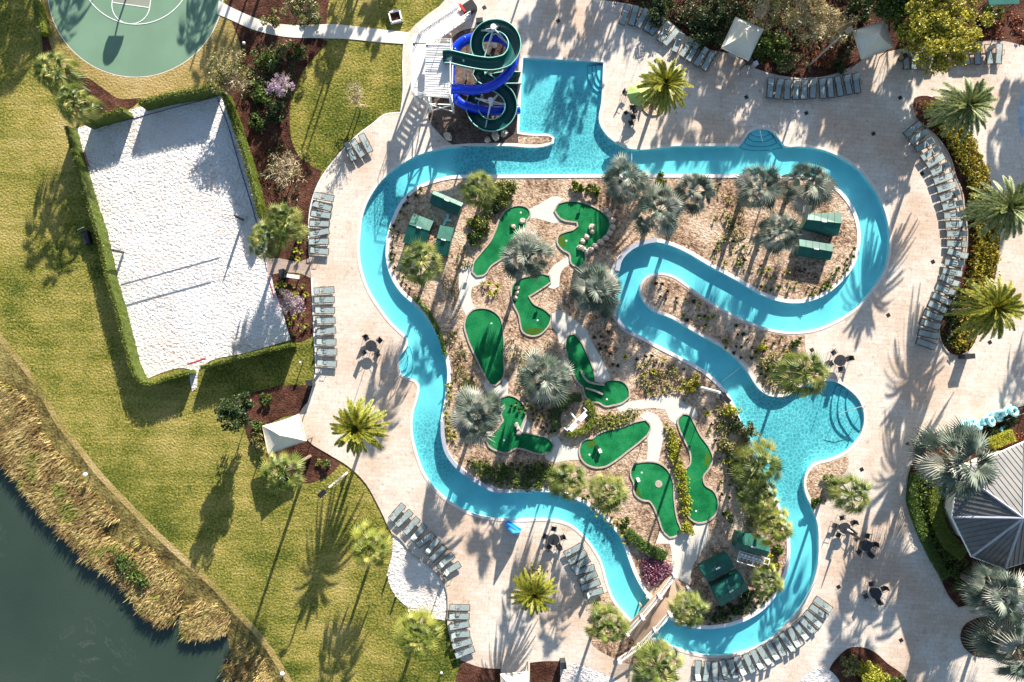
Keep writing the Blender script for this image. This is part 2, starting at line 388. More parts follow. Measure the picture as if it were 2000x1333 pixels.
INN = poly("1140,341 965,342 915,342 880,344 845,352 810,367 785,391 767,425 756,462 754,505 763,540 782,571 810,597 830,617 848,645 862,674 871,705 874,732 871,762 867,790 861,820 861,852 868,882 885,907 905,924 930,941 962,956 985,962 1011,962 1076,962 1104,968 1137,982 1174,1006 1196,1030 1214,1056 1226,1088 1236,1116 1250,1144 1268,1170 1285,1192 1304,1206 1325,1218 1352,1226 1386,1228 1431,1221 1471,1204 1500,1182 1525,1145 1540,1107 1543,1070 1540,1038 1530,1007 1517,975 1500,945 1483,912 1470,875 1458,845 1444,815 1432,786 1408,752 1382,728 1335,700 1285,674 1250,655 1220,640 1206,621 1198,600 1196,560 1200,528 1212,507 1235,486 1262,475 1285,474 1312,481 1337,492 1385,520 1435,547 1492,579 1530,591 1567,592 1605,580 1642,552 1667,520 1679,480 1678,440 1667,407 1650,382 1630,363 1605,350 1580,344 1530,342 1380,341")
out_l = smooth_loop(OUT, 10); inn_l = smooth_loop(INN, 10)
if area(out_l) < 0: out_l.reverse()
if area(inn_l) < 0: inn_l.reverse()
SHORE = poly("-300,690 -120,800 -30,868 13,906 42,932 75,984 107,1017 143,1056 182,1092 224,1124 257,1153 276,1186 312,1213 341,1219 356,1238 390,1246 429,1246 437,1274 440,1340 470,1500 600,1800")
EDGE = poly("-300,430 -120,560 -30,632 0,668 40,718 70,760 110,830 150,880 182,922 234,978 292,1038 354,1096 416,1152 461,1202 505,1250 560,1335 640,1470 760,1800")
shore = smooth_loop(SHORE, 14, False); edge = smooth_loop(EDGE, 14, False)
W0, W1 = -600, 2600; H0, H1 = -900, 2000
big = [V(p) for p in ((W1, H0), (W1, 1800), (760, 1800))]+[p for p in reversed(edge)][1:]+[V(p) for p in ((W0, 430), (W0, H0))]
out_hole = offset(out_l, 0)
RPOOL = smooth_loop(poly("2040,120 1998,150 1982,185 1975,225 1982,262 2005,290 2060,305 2200,300 2200,120"), 12)
sheet('ground', [big, out_hole], 0.0, 'lawn')
# the ground far beyond the frame, a wide sheet below everything that reaches the horizon
v = [(-900,-900,-1.4),(900,-900,-1.4),(900,900,-1.4),(-900,900,-1.4)]
ob('terrain', mesh('terrain', v, [(0,1,2,3)], 'lawn'), kind='structure')
def strip_between(a, b, za, zb, n=120, rows=5, jig=0):
    def res(l):
        d = [0]
        for i in range(1, len(l)): d.append(d[-1]+(l[i]-l[i-1]).length)
        o = []; k = 0
        for j in range(n):
            t = d[-1]*j/(n-1)
            while k < len(d)-2 and d[k+1] < t: k += 1
            o.append(l[k].lerp(l[k+1], (t-d[k])/max(1e-9, d[k+1]-d[k])))
        return o
    A, C = res(a), res(b); vs = []; fs = []
    for r in range(rows):
        f = r/(rows-1)
        for j in range(n):
            p = A[j].lerp(C[j], f); x, y = P(p.x, p.y); vs.append((x, y, za+(zb-za)*f+(random.uniform(-jig, jig) if 0 < r else 0)))
    for r in range(rows-1):
        for j in range(n-1): fs.append((r*n+j, (r+1)*n+j, (r+1)*n+j+1, r*n+j+1))
    return vs, fs
shore_out = offset(shore, -26, False)
v, f = strip_between(edge, shore, 0.0, -0.75, rows=9, jig=.05); ob('lake_bank', mesh('lake_bank', v, f, 'bank', True), kind='structure')
v, f = strip_between(shore, [V((p.x-40, p.y+40)) for p in shore], -0.75, -1.3, rows=4); ob('lake_bed', mesh('lake_bed', v, f, 'bank', True), kind='structure')
lk = [p for p in offset(shore, 12, False)]
lk = [V((p.x+14, p.y-14)) for p in shore]+[V((600, 2300)), V((-1500, 2300)), V((-1500, 690))]
v, f = fill([lk], -0.62); ob('lake', mesh('lake', v, f, 'lake_water'), kind='structure')
# mown edge strip above the bank
stripA = offset(edge, 0, False)
v, f = strip_between([V((p.x+9, p.y-8)) for p in edge], edge, .006, .004, rows=2); ob('mown_path', mesh('mown_path', v, f, 'dry_lawn'), kind='structure')
# court
cc = [V((265+171*cos(2*pi*i/120), -21+171*sin(2*pi*i/120))) for i in range(120)]
dry = poly("62,-60 70,0 85,60 88,100 104,112 130,140 160,150 185,165 225,190 240,195 275,195 330,178 400,165 440,150 480,120 486,60 470,35 440,20 434,-60")
sheet('lawn', [smooth_loop(dry, 12)], .012, 'dry_lawn')
sheet('court_apron', [[265+(p.x-265)*1.02, -21+(p.y+21)*1.02] for p in cc] and [[V((265+(p.x-265)*1.01, -21+(p.y+21)*1.01)) for p in cc]], .02, 'walk')
sheet('basketball_court', [cc], .03, 'court_green')
ca, sa = cos(R(8)), sin(R(8))
def ct(x, y): return V((262+x*ca-y*sa, -32+x*sa+y*ca))     # court frame: basket at 0,0 end; y down
key = [ct(-37,-90), ct(37,-90), ct(37,43), ct(-37,43)]
sheet('court_key', [key], .036, 'court_key')
def line_path(pts, w, z, name, mat='line_white'):
    v, f = ribbon([V(p) for p in pts], -w/2, w/2, z-.004, z, closed=False)
    return ob(name, mesh(name, v, f, mat), kind='structure')
line_path([ct(-37,-90), ct(-37,43)], 1.6, .046, 'court_marking'); line_path([ct(37,-90), ct(37,43)], 1.6, .046, 'court_marking')
line_path([ct(-37,43), ct(37,43)], 1.6, .050, 'court_marking')
line_path([ct(37*cos(a), 43+37*sin(a)) for a in [i*pi/24 for i in range(25)]], 1.6, .054, 'court_marking')
line_path([ct(110*cos(a), -28+110*sin(a)*.98) for a in [i*pi/40 for i in range(41)]], 1.6, .058, 'court_marking')
# mulch beds
def bed(name, s, mat='mulch', z=.03, holes=(), smooth=True):
    return sheet(name, [smooth_loop(poly(s), 10) if smooth else [V(p) for p in poly(s)]], z, mat)
bed('mulch_bed', "497,-60 497,10 487,40 486,60 520,66 570,74 625,75 640,83 616,110 597,132 580,165 570,195 566,240 572,282 590,312 612,326 628,334 622,360 607,400 602,450 604,506 560,514 515,512 512,440 500,380 470,270 436,172 425,166 440,150 470,120 470,90 460,60 445,20 450,-60")
bed('mulch_bed', "452,-60 450,12 480,28 560,46 638,46 640,20 660,-60", z=.034)
bed('mulch_bed', "523,532 570,538 606,541 610,600 611,656 585,668 570,668 552,620 540,580")
bed('mulch_bed', "60,-60 66,0 80,60 84,100 104,104 90,60 80,20 76,-60")
bed('mulch_bed', "138,170 150,145 170,152 200,172 230,192 277,192 262,207 200,222 160,236 145,215")
bed('mulch_bed', "470,775 500,765 560,752 606,748 612,742 604,775 588,806 560,812 520,830 515,880 495,872 478,830")
bed('mulch_bed', "520,885 560,872 597,862 606,860 640,885 665,905 650,922 622,938 596,944 560,940 530,920")
bed('mulch_bed', "902,1290 940,1303 978,1306 982,1400 880,1400 890,1330", z=.11)
bed('mulch_bed', "1035,1294 1060,1291 1094,1291 1094,1400 1035,1400", z=.11)
sheet('entry_path', [smooth_loop(poly("521,506 545,505 580,511 608,504 610,545 590,536 556,533 524,538"), 8)], .05, 'dark_paver', .05)
WALK = poly("428,2 450,14 480,28 510,40 560,49 600,50 650,48 700,53 760,60 800,64 795,87 740,83 680,77 620,75 570,74 520,66 480,53 450,39 424,28")
sheet('footpath', [smooth_loop(WALK, 10)], .06, 'walk', .06)
# deck
DECK = poly("800,62 835,30 868,3 880,-60 1100,-200 2600,-200 2600,1700 905,1700 904,1294 891,1274 878,1241 873,1209 875,1183 868,1140 845,1111 803,1079 783,1053 765,1040 750,1010 735,980 715,945 682,912 640,886 600,858 590,830 586,806 602,785 613,745 612,640 608,545 604,500 602,450 607,400 622,357 645,322 672,290 700,262 730,240 750,224 782,220 786,190 786,120 788,88")
deck_l = smooth_loop(DECK, 14)
sheet('pool_deck', [deck_l, outward(out_l, 2)], .10, 'deck', .10)
v, f = ribbon(smooth_loop(poly("786,120 786,190 782,220 750,224 730,240 700,262 672,290 645,322 622,357 607,400 602,450 604,500"), 10, False), 0, 2.2, .0, .115, False)
ob('deck_border', mesh('deck_border', v, f, 'white'), kind='structure')
v, f = ribbon(smooth_loop(poly("608,545 612,640 613,745 602,785"), 10, False), 0, 2.2, .0, .115, False)
ob('deck_border', mesh('deck_border', v, f, 'white'), kind='structure')
# pool shell
def wall(loop, z0, z1, mat, name, flip=False):
    n = len(loop); vs = [(*P(p.x, p.y), z1) for p in loop]+[(*P(p.x, p.y), z0) for p in loop]
    return ob(name, mesh(name, vs, [(i, (i+1) % n, n+(i+1) % n, n+i) for i in range(n)], mat), kind='structure')
FZ = -0.42
v, f = fill([outward(out_l, 3), outward(inn_l, -3)], FZ); ob('river_floor', mesh('river_floor', v, f, 'basin'), kind='structure')
wall(out_l, FZ-.05, .09, 'basin', 'river_wall'); wall(inn_l, FZ-.05, .09, 'basin', 'river_wall')
v, f = ribbon(out_l, 0, 5, .0, .13); ob('river_coping', mesh('river_coping', v, f, 'coping_tan'), kind='structure')
v, f = ribbon(inn_l, 0, -7, .0, .13); ob('river_coping', mesh('river_coping', v, f, 'coping'), kind='structure')
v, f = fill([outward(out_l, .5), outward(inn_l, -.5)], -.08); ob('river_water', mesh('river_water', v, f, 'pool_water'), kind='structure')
sheet('splash_pad', [smooth_loop(poly('2100,120 2010,150 1994,185 1987,225 1990,258 2004,285 2030,300 2200,300 2200,120'), 10)], .106, 'splash')
# steps into the water: stacked slabs with a dark tiled nosing
def steps(name, loops_top, zs):
    for l, z in zip(loops_top, zs):
        lp = smooth_loop(l, 5); v, f = fill([lp], z, z-FZ); ob(name, mesh(name, v, f, 'basin'), kind='structure')
        v, f = ribbon(lp, 0, (-1.3 if area(lp) > 0 else 1.3), z-.02, z+.012); ob(name+'_edge', mesh(name, v, f, 'step_edge'), kind='structure')
steps('kidney_pool_steps', [poly("1635,752 1690,760 1690,880 1655,877 1662,860 1640,845 1627,820 1626,790"), poly("1645,757 1692,765 1692,868 1668,862 1655,846 1642,825 1638,795"), poly("1657,762 1693,770 1693,850 1674,838 1660,818 1653,790")], [-.32,-.24,-.16])
steps('river_bay_steps', [poly("1447,288 1455,270 1465,256 1485,248 1507,255 1522,272 1530,288 1508,292 1485,294 1462,292"), poly("1455,279 1465,256 1485,248 1507,256 1520,279 1503,285 1485,286 1467,284"), poly("1462,270 1466,256 1485,248 1507,256 1512,270 1500,275 1485,277 1470,275"), poly("1466,262 1470,254 1485,248 1500,254 1506,262 1496,267 1485,268 1474,266")], [-.35,-.28,-.21,-.14])
steps('plunge_pool_steps', [poly("1148,126 1182,126 1182,182 1168,178 1156,168 1149,150"), poly("1156,126 1182,126 1182,174 1168,168 1160,155"), poly("1163,126 1182,126 1182,164 1172,158 1166,145")], [-.32,-.24,-.16])
steps('entry_steps', [poly("776,690 800,676 806,700 803,725 790,736 776,732"), poly("776,694 793,683 797,704 792,722 776,730")], [-.3,-.18])
# island ground
sheet('island_gravel', [outward(inn_l, -5)], .085, 'gravel', .05)
STRIP = poly("1288,541 1268,547 1256,565 1262,585 1280,600 1318,618 1368,646 1418,675 1444,696 1470,725 1484,748 1500,762 1519,769 1538,765 1553,755 1571,745 1604,738 1592,715 1574,690 1571,655 1540,656 1503,650 1470,640 1400,607 1336,563 1316,549")
sheet('strip_gravel', [smooth_loop(STRIP, 10)], .112, 'gravel')
bed('bed_gravel', "1574,938 1583,918 1597,909 1620,903 1655,890 1656,912 1640,935 1640,960 1618,978 1592,988 1580,965", 'gravel', .112)
bed('bed_gravel', "1193,1150 1165,1170 1152,1195 1146,1230 1160,1262 1185,1278 1215,1292 1236,1300 1250,1330 1260,1400 1310,1400 1318,1330 1322,1275 1290,1262 1258,1246 1226,1214 1200,1180", 'gravel', .112)
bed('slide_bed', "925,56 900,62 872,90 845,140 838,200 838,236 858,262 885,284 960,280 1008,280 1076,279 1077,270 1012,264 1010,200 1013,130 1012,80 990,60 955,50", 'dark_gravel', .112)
bed('bed_gravel', "1012,267 1045,268 1072,270 1076,276 1064,280 1012,280", 'gravel', .116)
bed('sand_pit', "767,1043 783,1055 803,1081 845,1113 867,1142 872,1183 869,1212 832,1205 800,1189 770,1160 757,1127 766,1082", 'sand', .03)
v, f = ribbon(smooth_loop(poly("765,1040 783,1053 803,1079 845,1111 868,1140 875,1183 873,1209"), 8, False), -1, 1.2, 0, .16, False); ob('sand_curb', mesh('c', v, f, 'curb'), kind='structure')
bed('planting_bed', "1140,-200 1160,0 1205,5 1250,15 1285,30 1310,45 1345,75 1380,97 1400,101 1440,110 1465,130 1500,143 1540,151 1580,153 1620,148 1660,132 1690,115 1740,100 1820,90 1880,85 1960,81 2000,90 2100,110 2600,120 2600,-200", z=.112)
bed('planting_bed', "1780,207 1785,193 1800,188 1830,195 1862,215 1880,240 1896,266 1910,300 1924,325 1938,375 1951,442 1949,500 1941,550 1925,610 1908,655 1890,686 1872,695 1855,692 1840,675 1832,650 1835,625 1850,580 1872,537 1885,490 1887,450 1882,412 1877,375 1864,343 1858,320 1845,292 1824,265 1800,245 1784,228", z=.112)
bed('planting_bed', "1790,888 1840,862 1880,842 1930,825 1990,795 2100,780 2200,1150 2000,1160 1912,1184 1886,1183 1870,1187 1853,1168 1827,1114 1792,1040 1772,984 1769,939 1778,905", z=.112)
bed('planting_bed', "1940,1203 1905,1207 1879,1225 1875,1250 1897,1278 1938,1285 2000,1290 2100,1290 2100,1200", z=.116)
bed('planting_bed', "1622,1300 1638,1280 1655,1266 1680,1263 1707,1273 1732,1295 1765,1320 1775,1400 1640,1400", z=.112)
bed('river_rocks', "1560,1333 1580,1312 1612,1305 1632,1320 1640,1400 1540,1400", 'sand', .114)
bed('river_rocks', "1096,1300 1130,1297 1165,1310 1205,1328 1222,1400 1096,1400", 'sand', .114)
# curbs round beds
for s in ("1780,207 1784,228 1800,245 1824,265 1845,292 1858,320 1864,343 1877,375 1882,412 1887,450 1885,490 1872,537 1850,580 1835,625 1832,650 1840,675 1855,692 1872,695 1890,686", "1790,888 1778,905 1769,939 1772,984 1792,1040 1827,1114 1853,1168 1870,1187 1886,1183"):
    v, f = ribbon(smooth_loop(poly(s), 9, False), -1.2, 1.2, .05, .2, False); ob('bed_curb', mesh('c', v, f, 'curb'), kind='structure')
v, f = ribbon(smooth_loop(poly("1860,333 1870,372 1877,412 1881,452 1880,490 1867,537 1845,580 1830,625"), 9, False), -3.2, 3, .05, .17, False); ob('bed_border', mesh('c', v, f, 'dark_paver'), kind='structure')
# volleyball sand
SAND = poly("148,252 200,235 240,222 265,212 340,193 425,170 440,205 470,290 500,380 518,440 524,500 535,560 552,610 568,664 480,690 400,712 384,728 372,722 300,735 280,744 255,680 215,540 185,420 160,310")
sheet('sand_court', [smooth_loop(SAND, 12)], .04, 'sand')
bed('sand_spill', "372,716 392,712 386,735 383,760 376,765 371,740", 'sand', .042)
# concrete golf paths
for s in ("1032,410 1052,400 1077,386 1090,384 1100,390 1085,405 1087,422 1096,430 1087,436 1065,432 1040,427 1028,430",
 "925,512 910,516 900,530 897,570 902,600 912,620 930,610 920,577 922,562 945,551 950,540 938,536 925,530",
 "1115,497 1120,512 1097,530 1092,560 1082,565 1067,560 1075,547 1070,535 1080,520 1100,507",
 "1075,615 1092,606 1122,625 1145,645 1155,667 1167,687 1182,715 1192,737 1184,752 1160,749 1156,720 1140,685 1130,665 1120,655 1108,658 1105,674 1092,670 1087,650 1075,634",
 "1200,792 1230,785 1270,778 1310,774 1326,778 1332,786 1358,800 1363,812 1350,824 1335,812 1325,832 1310,822 1298,800 1275,797 1240,802 1212,806",
 "1248,814 1258,806 1280,809 1292,825 1295,842 1290,880 1285,906 1262,907 1265,870 1264,845 1268,832 1260,820",
 "1070,855 1087,852 1100,868 1132,877 1136,898 1110,899 1080,903 1065,896 1064,884 1080,872",
 "948,742 945,752 950,764 967,772 977,784 992,778 993,745 982,738 980,752 965,756",
 "1017,823 1028,820 1036,826 1034,850 1016,848 1010,840"):
    sheet('concrete_path', [smooth_loop(poly(s), 8)], .094, 'concrete')
sheet('concrete_path', [smooth_loop(poly("1289,1036 1299,1044 1312,1050 1330,1034 1345,1046 1362,1020 1381,1018 1384,1046 1375,1067 1360,1090 1350,1115 1347,1142 1318,1124 1312,1107 1312,1086 1308,1062 1280,1062"), 8)], .098, 'concrete')
# ---------- golf holes ----------
GREENS = [
 ("long green at the top left of the mini golf, two boulders on it", "1017,404 1031,410 1034,421 1027,431 1026,445 1004,468 990,497 972,509 957,520 945,536 932,539 924,531 926,517 940,497 960,472 970,450 977,430 990,412 1005,405", None, (1017,416)),
 ("hooked green with a rock wall bending round its right side", "1085,412 1092,400 1101,397 1167,411 1181,421 1190,436 1186,452 1170,470 1156,482 1142,492 1141,512 1130,522 1117,514 1114,497 1098,486 1090,474 1092,462 1103,456 1120,451 1130,443 1128,434 1094,425", "1091,464 1100,458 1104,470 1102,486 1092,476", (1106,471)),
 ("boot-shaped green beside the silver palm in the middle of the golf", "1072,540 1074,551 1064,558 1031,579 1040,594 1062,606 1075,617 1072,631 1064,643 1051,653 1034,654 1022,647 1018,632 1014,613 1006,598 1001,580 1002,560 1012,549 1035,541 1060,537", "1023,642 1045,641 1062,642 1051,652 1034,653", (1050,626)),
 ("teardrop green narrowing downward, left side of the golf island", "912,622 925,607 942,604 960,608 975,621 981,648 982,700 980,738 968,751 958,750 950,736 930,695 914,657 909,635", None, (960,632)),
 ("crooked green with curved white inner walls, right of the rocky planter", "1106,668 1111,656 1121,654 1129,662 1145,692 1157,722 1161,746 1178,751 1186,745 1200,744 1215,747 1226,760 1227,775 1215,785 1197,790 1182,792 1170,785 1152,782 1143,770 1140,757 1127,742 1117,720 1109,695", None, (1185,780)),
 ("dogleg green under the lower left silver palm", "978,780 992,774 1010,780 1022,792 1026,808 1021,824 1012,845 1050,852 1072,859 1080,870 1075,882 1060,885 1002,876 992,882 972,879 957,871 950,858 970,842 985,822 978,800", None, (985,860)),
 ("club-shaped green lying diagonally below the planter with bushes", "1133,884 1135,870 1145,859 1158,858 1167,850 1180,844 1210,837 1248,824 1260,822 1268,832 1265,845 1252,858 1222,882 1200,899 1180,910 1160,911 1142,902", "1150,860 1160,862 1166,866 1158,872 1146,872", (1151,888)),
 ("green with a round pot bunker, lowest of the golf holes", "1233,918 1240,906 1268,903 1285,906 1300,916 1311,936 1314,975 1322,1020 1327,1033 1320,1045 1308,1048 1299,1040 1286,1008 1276,986 1270,978 1255,975 1241,964 1239,942 1233,928", "1241,962 1241,945 1250,962 1253,974", (1253,923)),
 ("tallest winding green on the right edge of the golf", "1325,820 1334,810 1345,812 1352,824 1365,850 1384,877 1390,895 1382,915 1371,932 1375,948 1392,960 1400,980 1397,1000 1380,1016 1362,1019 1345,1007 1340,975 1328,950 1331,926 1349,906 1350,891 1337,857 1327,834", "1378,882 1389,893 1383,911 1375,908", (1359,998)),
]
for i, (lab, s, rough, cup) in enumerate(GREENS):
    lp = smooth_loop(poly(s), 5)
    if area(lp) < 0: lp.reverse()
    g = thing('golf_green', lab, 'golf green', group='mini golf holes')
    v, f = fill([lp], .118, .02); ob('putting_surface', mesh('green', v, f, 'turf'), g)
    n = len(lp)
    # the kerb leaves the tee end open
    v, f = ribbon(lp, .5, 3.4, .08, .19); ob('curb', mesh('curb', v, f, 'curb'), g)
    if rough:
        v, f = fill([smooth_loop(poly(rough), 4)], .123, .003); ob('rough_patch', mesh('rough', v, f, 'rough_turf'), g)
    b_ = B(); x, y = P(*cup); b_.disc((x, y, .118), .09, .012, 12); ob('cup', b_.me('cup', 'paper_white'), g)
def boulder(px, py, r, seed, z=.12):
    rnd = random.Random(seed); vs = []; fs = []; nr, ns = 7, 5; x, y = P(px, py)
    for j in range(1, ns):
        for i in range(nr):
            a = 2*pi*i/nr; q = pi*j/ns; rr = r*(1+rnd.uniform(-.22, .22))
            vs.append((rr*sin(q)*cos(a), rr*sin(q)*sin(a)*.8, rr*.75*cos(q)))
    vs += [(0, 0, r*.75), (0, 0, -r*.7)]; t = len(vs)
    for j in range(ns-2):
        for i in range(nr): fs.append((j*nr+i, (j+1)*nr+i, (j+1)*nr+(i+1) % nr, j*nr+(i+1) % nr))
    for i in range(nr): fs += [(i, (i+1) % nr, t-2), ((ns-2)*nr+(i+1) % nr, (ns-2)*nr+i, t-1)]
    return mesh('boulder', vs, fs, 'stone', False), (x, y, z+r*.3)
k = 0
def rocks(lst, lab, grp):
    global k
    for px, py, r in lst:
        k += 1; me, loc = boulder(px, py, r, k); thing('boulder', lab, 'boulder', loc, random.random()*6, group=grp, me=me)
rocks([(1002,443,.28),(1020,432,.34)], "tan boulder sitting on the long top left green", "boulders on the long green")
rocks([(1155,444,.34),(1156,453,.28),(1145,464,.32),(1138,472,.3),(1133,484,.36),(1140,488,.3)], "tan boulder in the curved rock line crossing the hooked green", "boulders across the hooked green")
rocks([(1184,412,.3),(1190,420,.32),(1196,432,.34),(1196,444,.34),(1191,456,.34),(1183,466,.34),(1173,474,.34),(1163,482,.34),(1153,489,.36),(1145,494,.3)], "pale block in the stone rim around the hooked green", "stone rim blocks")
rocks([(1010,563,.3),(1009,573,.26),(1006,582,.28)], "boulder on the left edge of the boot-shaped green", "boulders by the boot-shaped green")
rocks([(1009,830,.26),(1012,837,.28),(1014,845,.3)], "pale rock between the dogleg green and its short path", "rocks at the dogleg green")
rocks([(875,268,.5),(968,268,.45),(985,262,.4),(952,275,.35),(872,150,.45),(880,165,.35),(978,140,.3)], "rust-coloured boulder in the gravel bed beneath the slides", "boulders under the slides")
rocks([(1404,772,.35),(1388,1118,.4),(1375,1130,.35),(1405,1150,.35),(1372,1108,.3)], "rough boulder among the plants on the golf island", "boulders on the island")
# inner walls of the crooked green, block strips
def lowwall(name, lab, s, w=3, z1=.3, mat='curb', cat='low wall', h0=.1):
    v, f = ribbon(smooth_loop(poly(s), 6, False), -w/2, w/2, h0, z1, False)
    return thing(name, lab, cat, me=mesh(name, v, f, mat))
lowwall('low_wall', "curved white block wall on the crooked green", "1134,723 1139,735 1148,745 1164,750 1180,752", 3.6)
lowwall('low_wall', "straight white block wall across the crooked green foot", "1143,758 1160,763 1177,770", 3.6)
# raised curved spill walls beside the river
lowwall('pool_wall', "curved raised grey wall at the tip of the river tongue", "1204,530 1209,510 1232,485 1258,474 1281,470", 9, .55, 'wall_top', 'pool wall')
lowwall('pool_wall', "long curved raised wall on the lower left island shore", "865,822 866,852 873,882 890,907 912,926 940,944 968,957 986,959", 7, .5, 'wall_top', 'pool wall')
lowwall('pool_wall', "short raised wall on the island below the biggest silver palm", "1232,650 1213,635 1203,618 1198,600", 6, .45, 'wall_top', 'pool wall')
# pot bunker ring, feature blocks
x, y = P(1286, 945); b_ = B(); b_.disc((x, y, .11), .36, .04, 16); thing('sand_pot', "round sandy hole with a pale rim on the lowest golf green", 'sand trap', me=b_.me('sand_pot', 'curb'))
for (a, lab) in (((1245,936),"small white hazard post on the green with the pot bunker"), ((1171,880),"white block hazard on the club-shaped green"), ((1165,872),"small dark block hazard on the club-shaped green")):
    x, y = P(*a); b_ = B(); b_.box((x, y, .30), (.25, .3, .4), .4); b_.box((x, y, .53), (.3, .36, .06), .4); thing('hazard_block', lab, 'golf hazard', me=b_.me('hazard_block', 'white' if 'white' in lab else 'dark_metal'))
def sign_post(px, py, lab, h=1.1, mat='dark_metal'):
    x, y = P(px, py); t = thing('hole_sign', lab, 'sign', (x, y, .09)); b_ = B(); b_.bar((0,0,0), (0,0,h), .03); ob('post', b_.me('post', mat), t)
    b_ = B(); b_.box((0, .02, h), (.34, .05, .26)); ob('panel', b_.me('panel', mat), t)
for px, py, l in ((925,507,"thin dark hole sign beside the long top left green"),(1062,566,"thin dark hole sign above the boot-shaped green"),(1101,681,"thin hole sign left of the crooked green"),(1255,862,"thin hole sign below the club-shaped green's tee"),(1361,826,"thin hole sign beside the tallest winding green"),(1288,1034,"thin hole sign by the path near the lowest green"),(1145,372,"dark hole sign at the hooked green's bush")):
    sign_post(px, py, l)
# ---------- water slides ----------
def flume(path, r, name, mat, parent, open_=True, n=9):
    "channel or tube swept along 3-D points"
    pts = [V(p) for p in path]; m = len(pts); vs = []; fs = []; rimL = []; rimR = []
    for i, p in enumerate(pts):
        a = pts[max(0, i-1)]; b = pts[min(m-1, i+1)]; d = (b-a).normalized(); u = d.cross(V((0,0,1))).normalized(); t = u.cross(d)
        ring = []
        for k in range(n):
            q = (pi + pi*k/(n-1)) if open_ else 2*pi*k/n
            off = (u*cos(q)+t*sin(q))*r
            if open_: off += t*0.25*r*(1 if k in (0, n-1) else 0)
            ring.append(p+off)
        vs += ring; rimL.append(ring[0]); rimR.append(ring[-1])
    for i in range(m-1):
        for k in range(n-1 if open_ else n):
            fs.append((i*n+k, i*n+(k+1) % n, (i+1)*n+(k+1) % n, (i+1)*n+k))
    if open_:    # outer skin
        base = len(vs)
        for i in range(m):
            c = pts[i]
            for k in range(n): vs.append(c+(vs[i*n+k]-c)*1.07+V((0,0,-.03)))
        for i in range(m-1):
            for k in range(n-1): fs.append((base+i*n+k+1, base+i*n+k, base+(i+1)*n+k, base+(i+1)*n+k+1))
    o = ob(name, mesh(name, vs, fs, mat, True), parent)
    if open_:
        b_ = B(); b_.tube(rimL, .05, 5); b_.tube(rimR, .05, 5); ob('rim', b_.me('rim', 'flume_rim', True), o)
    else:
        for i in range(3, m-1, max(2, m//14)):
            b_ = B(); a, b = pts[i-1], pts[i]; d = (b-a).normalized()*.05; b_.bar(a-d, a+d, r*1.06, 14)
            ob('joint_collar', b_.me('joint_collar', mat, True), o)
    return o
def spath(keys, step=6):
    "keys: (px, py, h) -> smooth 3-D path"
    K = [V((*P(x, y, h), h)) for x, y, h in keys]; out = []
    for i in range(len(K)-1):
        p0 = K[max(0, i-1)]; p1 = K[i]; p2 = K[i+1]; p3 = K[min(len(K)-1, i+2)]
        n = max(2, int((p2-p1).length/.35))
        for j in range(n):
            t = j/n
            out.append(.5*((2*p1)+(p2-p0)*t+(2*p0-5*p1+4*p2-p3)*t*t+(3*p1-p0-3*p2+p3)*t**3))
    return out+[K[-1]]
def arc(cx, cy, r, a0, a1, h0, h1, n=12, ry=None):
    return [(cx+r*cos(R(a0+(a1-a0)*i/n)), cy+(ry or r)*sin(R(a0+(a1-a0)*i/n)), h0+(h1-h0)*i/n) for i in range(n+1)]
sl = thing('open_slide', "dark green open water slide with two spiral loops beside the plunge pool", 'water slide')
g_keys = [(866,112,5.6),(880,112,5.5),(905,118,5.3),(935,124,5.1),(962,126,4.95)]+arc(968,88,37,62,-250,4.75,3.1,22)+[(935,145,2.95),(955,160,2.8),(975,172,2.65)]+arc(960,208,38,-40,215,2.5,1.45,20)+[(932,178,1.3),(945,165,1.15),(970,155,.95),(995,153,.75),(1018,153,.55)]
flume(spath(g_keys), .56, 'flume', 'flume', sl)
s2 = thing('tube_slide', "bright blue closed tube slide winding under the green flume", 'water slide')
b_keys = [(876,175,4.4),(895,174,4.3),(925,176,4.1),(950,172,3.9),(970,163,3.7),(988,148,3.5),(1000,128,3.3),(1003,105,3.1),(992,84,2.95),(972,74,2.8),(945,72,2.6),(918,76,2.4),(898,86,2.25),(886,105,2.1),(880,130,2.0),(879,160,1.9),(884,184,1.8),(898,200,1.7),(922,211,1.5),(950,216,1.3),(980,217,1.0),(1002,216,.75),(1013,214,.6)]
flume(spath(b_keys), .46, 'tube', 'tube_blue', s2, False, 14)
# support masts
b_ = B()
for (x, y, h, arms) in ((966,92,4.6,((940,60,3.9),(1003,96,4.1),(975,50,4.2),(944,118,4.4))), (960,215,2.9,((928,192,2.2),(978,178,2.4),(996,205,1.8),(948,250,1.9)))):
    X, Y = P(x, y, 0); b_.bar((X, Y, 0.1), (X, Y, h), .20, 10); b_.disc((X, Y, h), .26, .1, 12)
    for ax, ay, ah in arms:
        e = P3(ax, ay, ah-.6); b_.bar((X, Y, h-1.0), e, .07, 6); b_.bar((X, Y, h-.25), e, .05, 6)
for (x, y, h) in ((905,118,5.0),(940,172,3.6),(1000,110,2.7),(893,92,1.9),(990,240,1.4),(900,200,1.2)):
    X, Y = P(x, y, h); b_.bar((X, Y, .1), (X, Y, h), .09, 8)
ob('support_mast', b_.me('support_mast', 'white', False), sl)
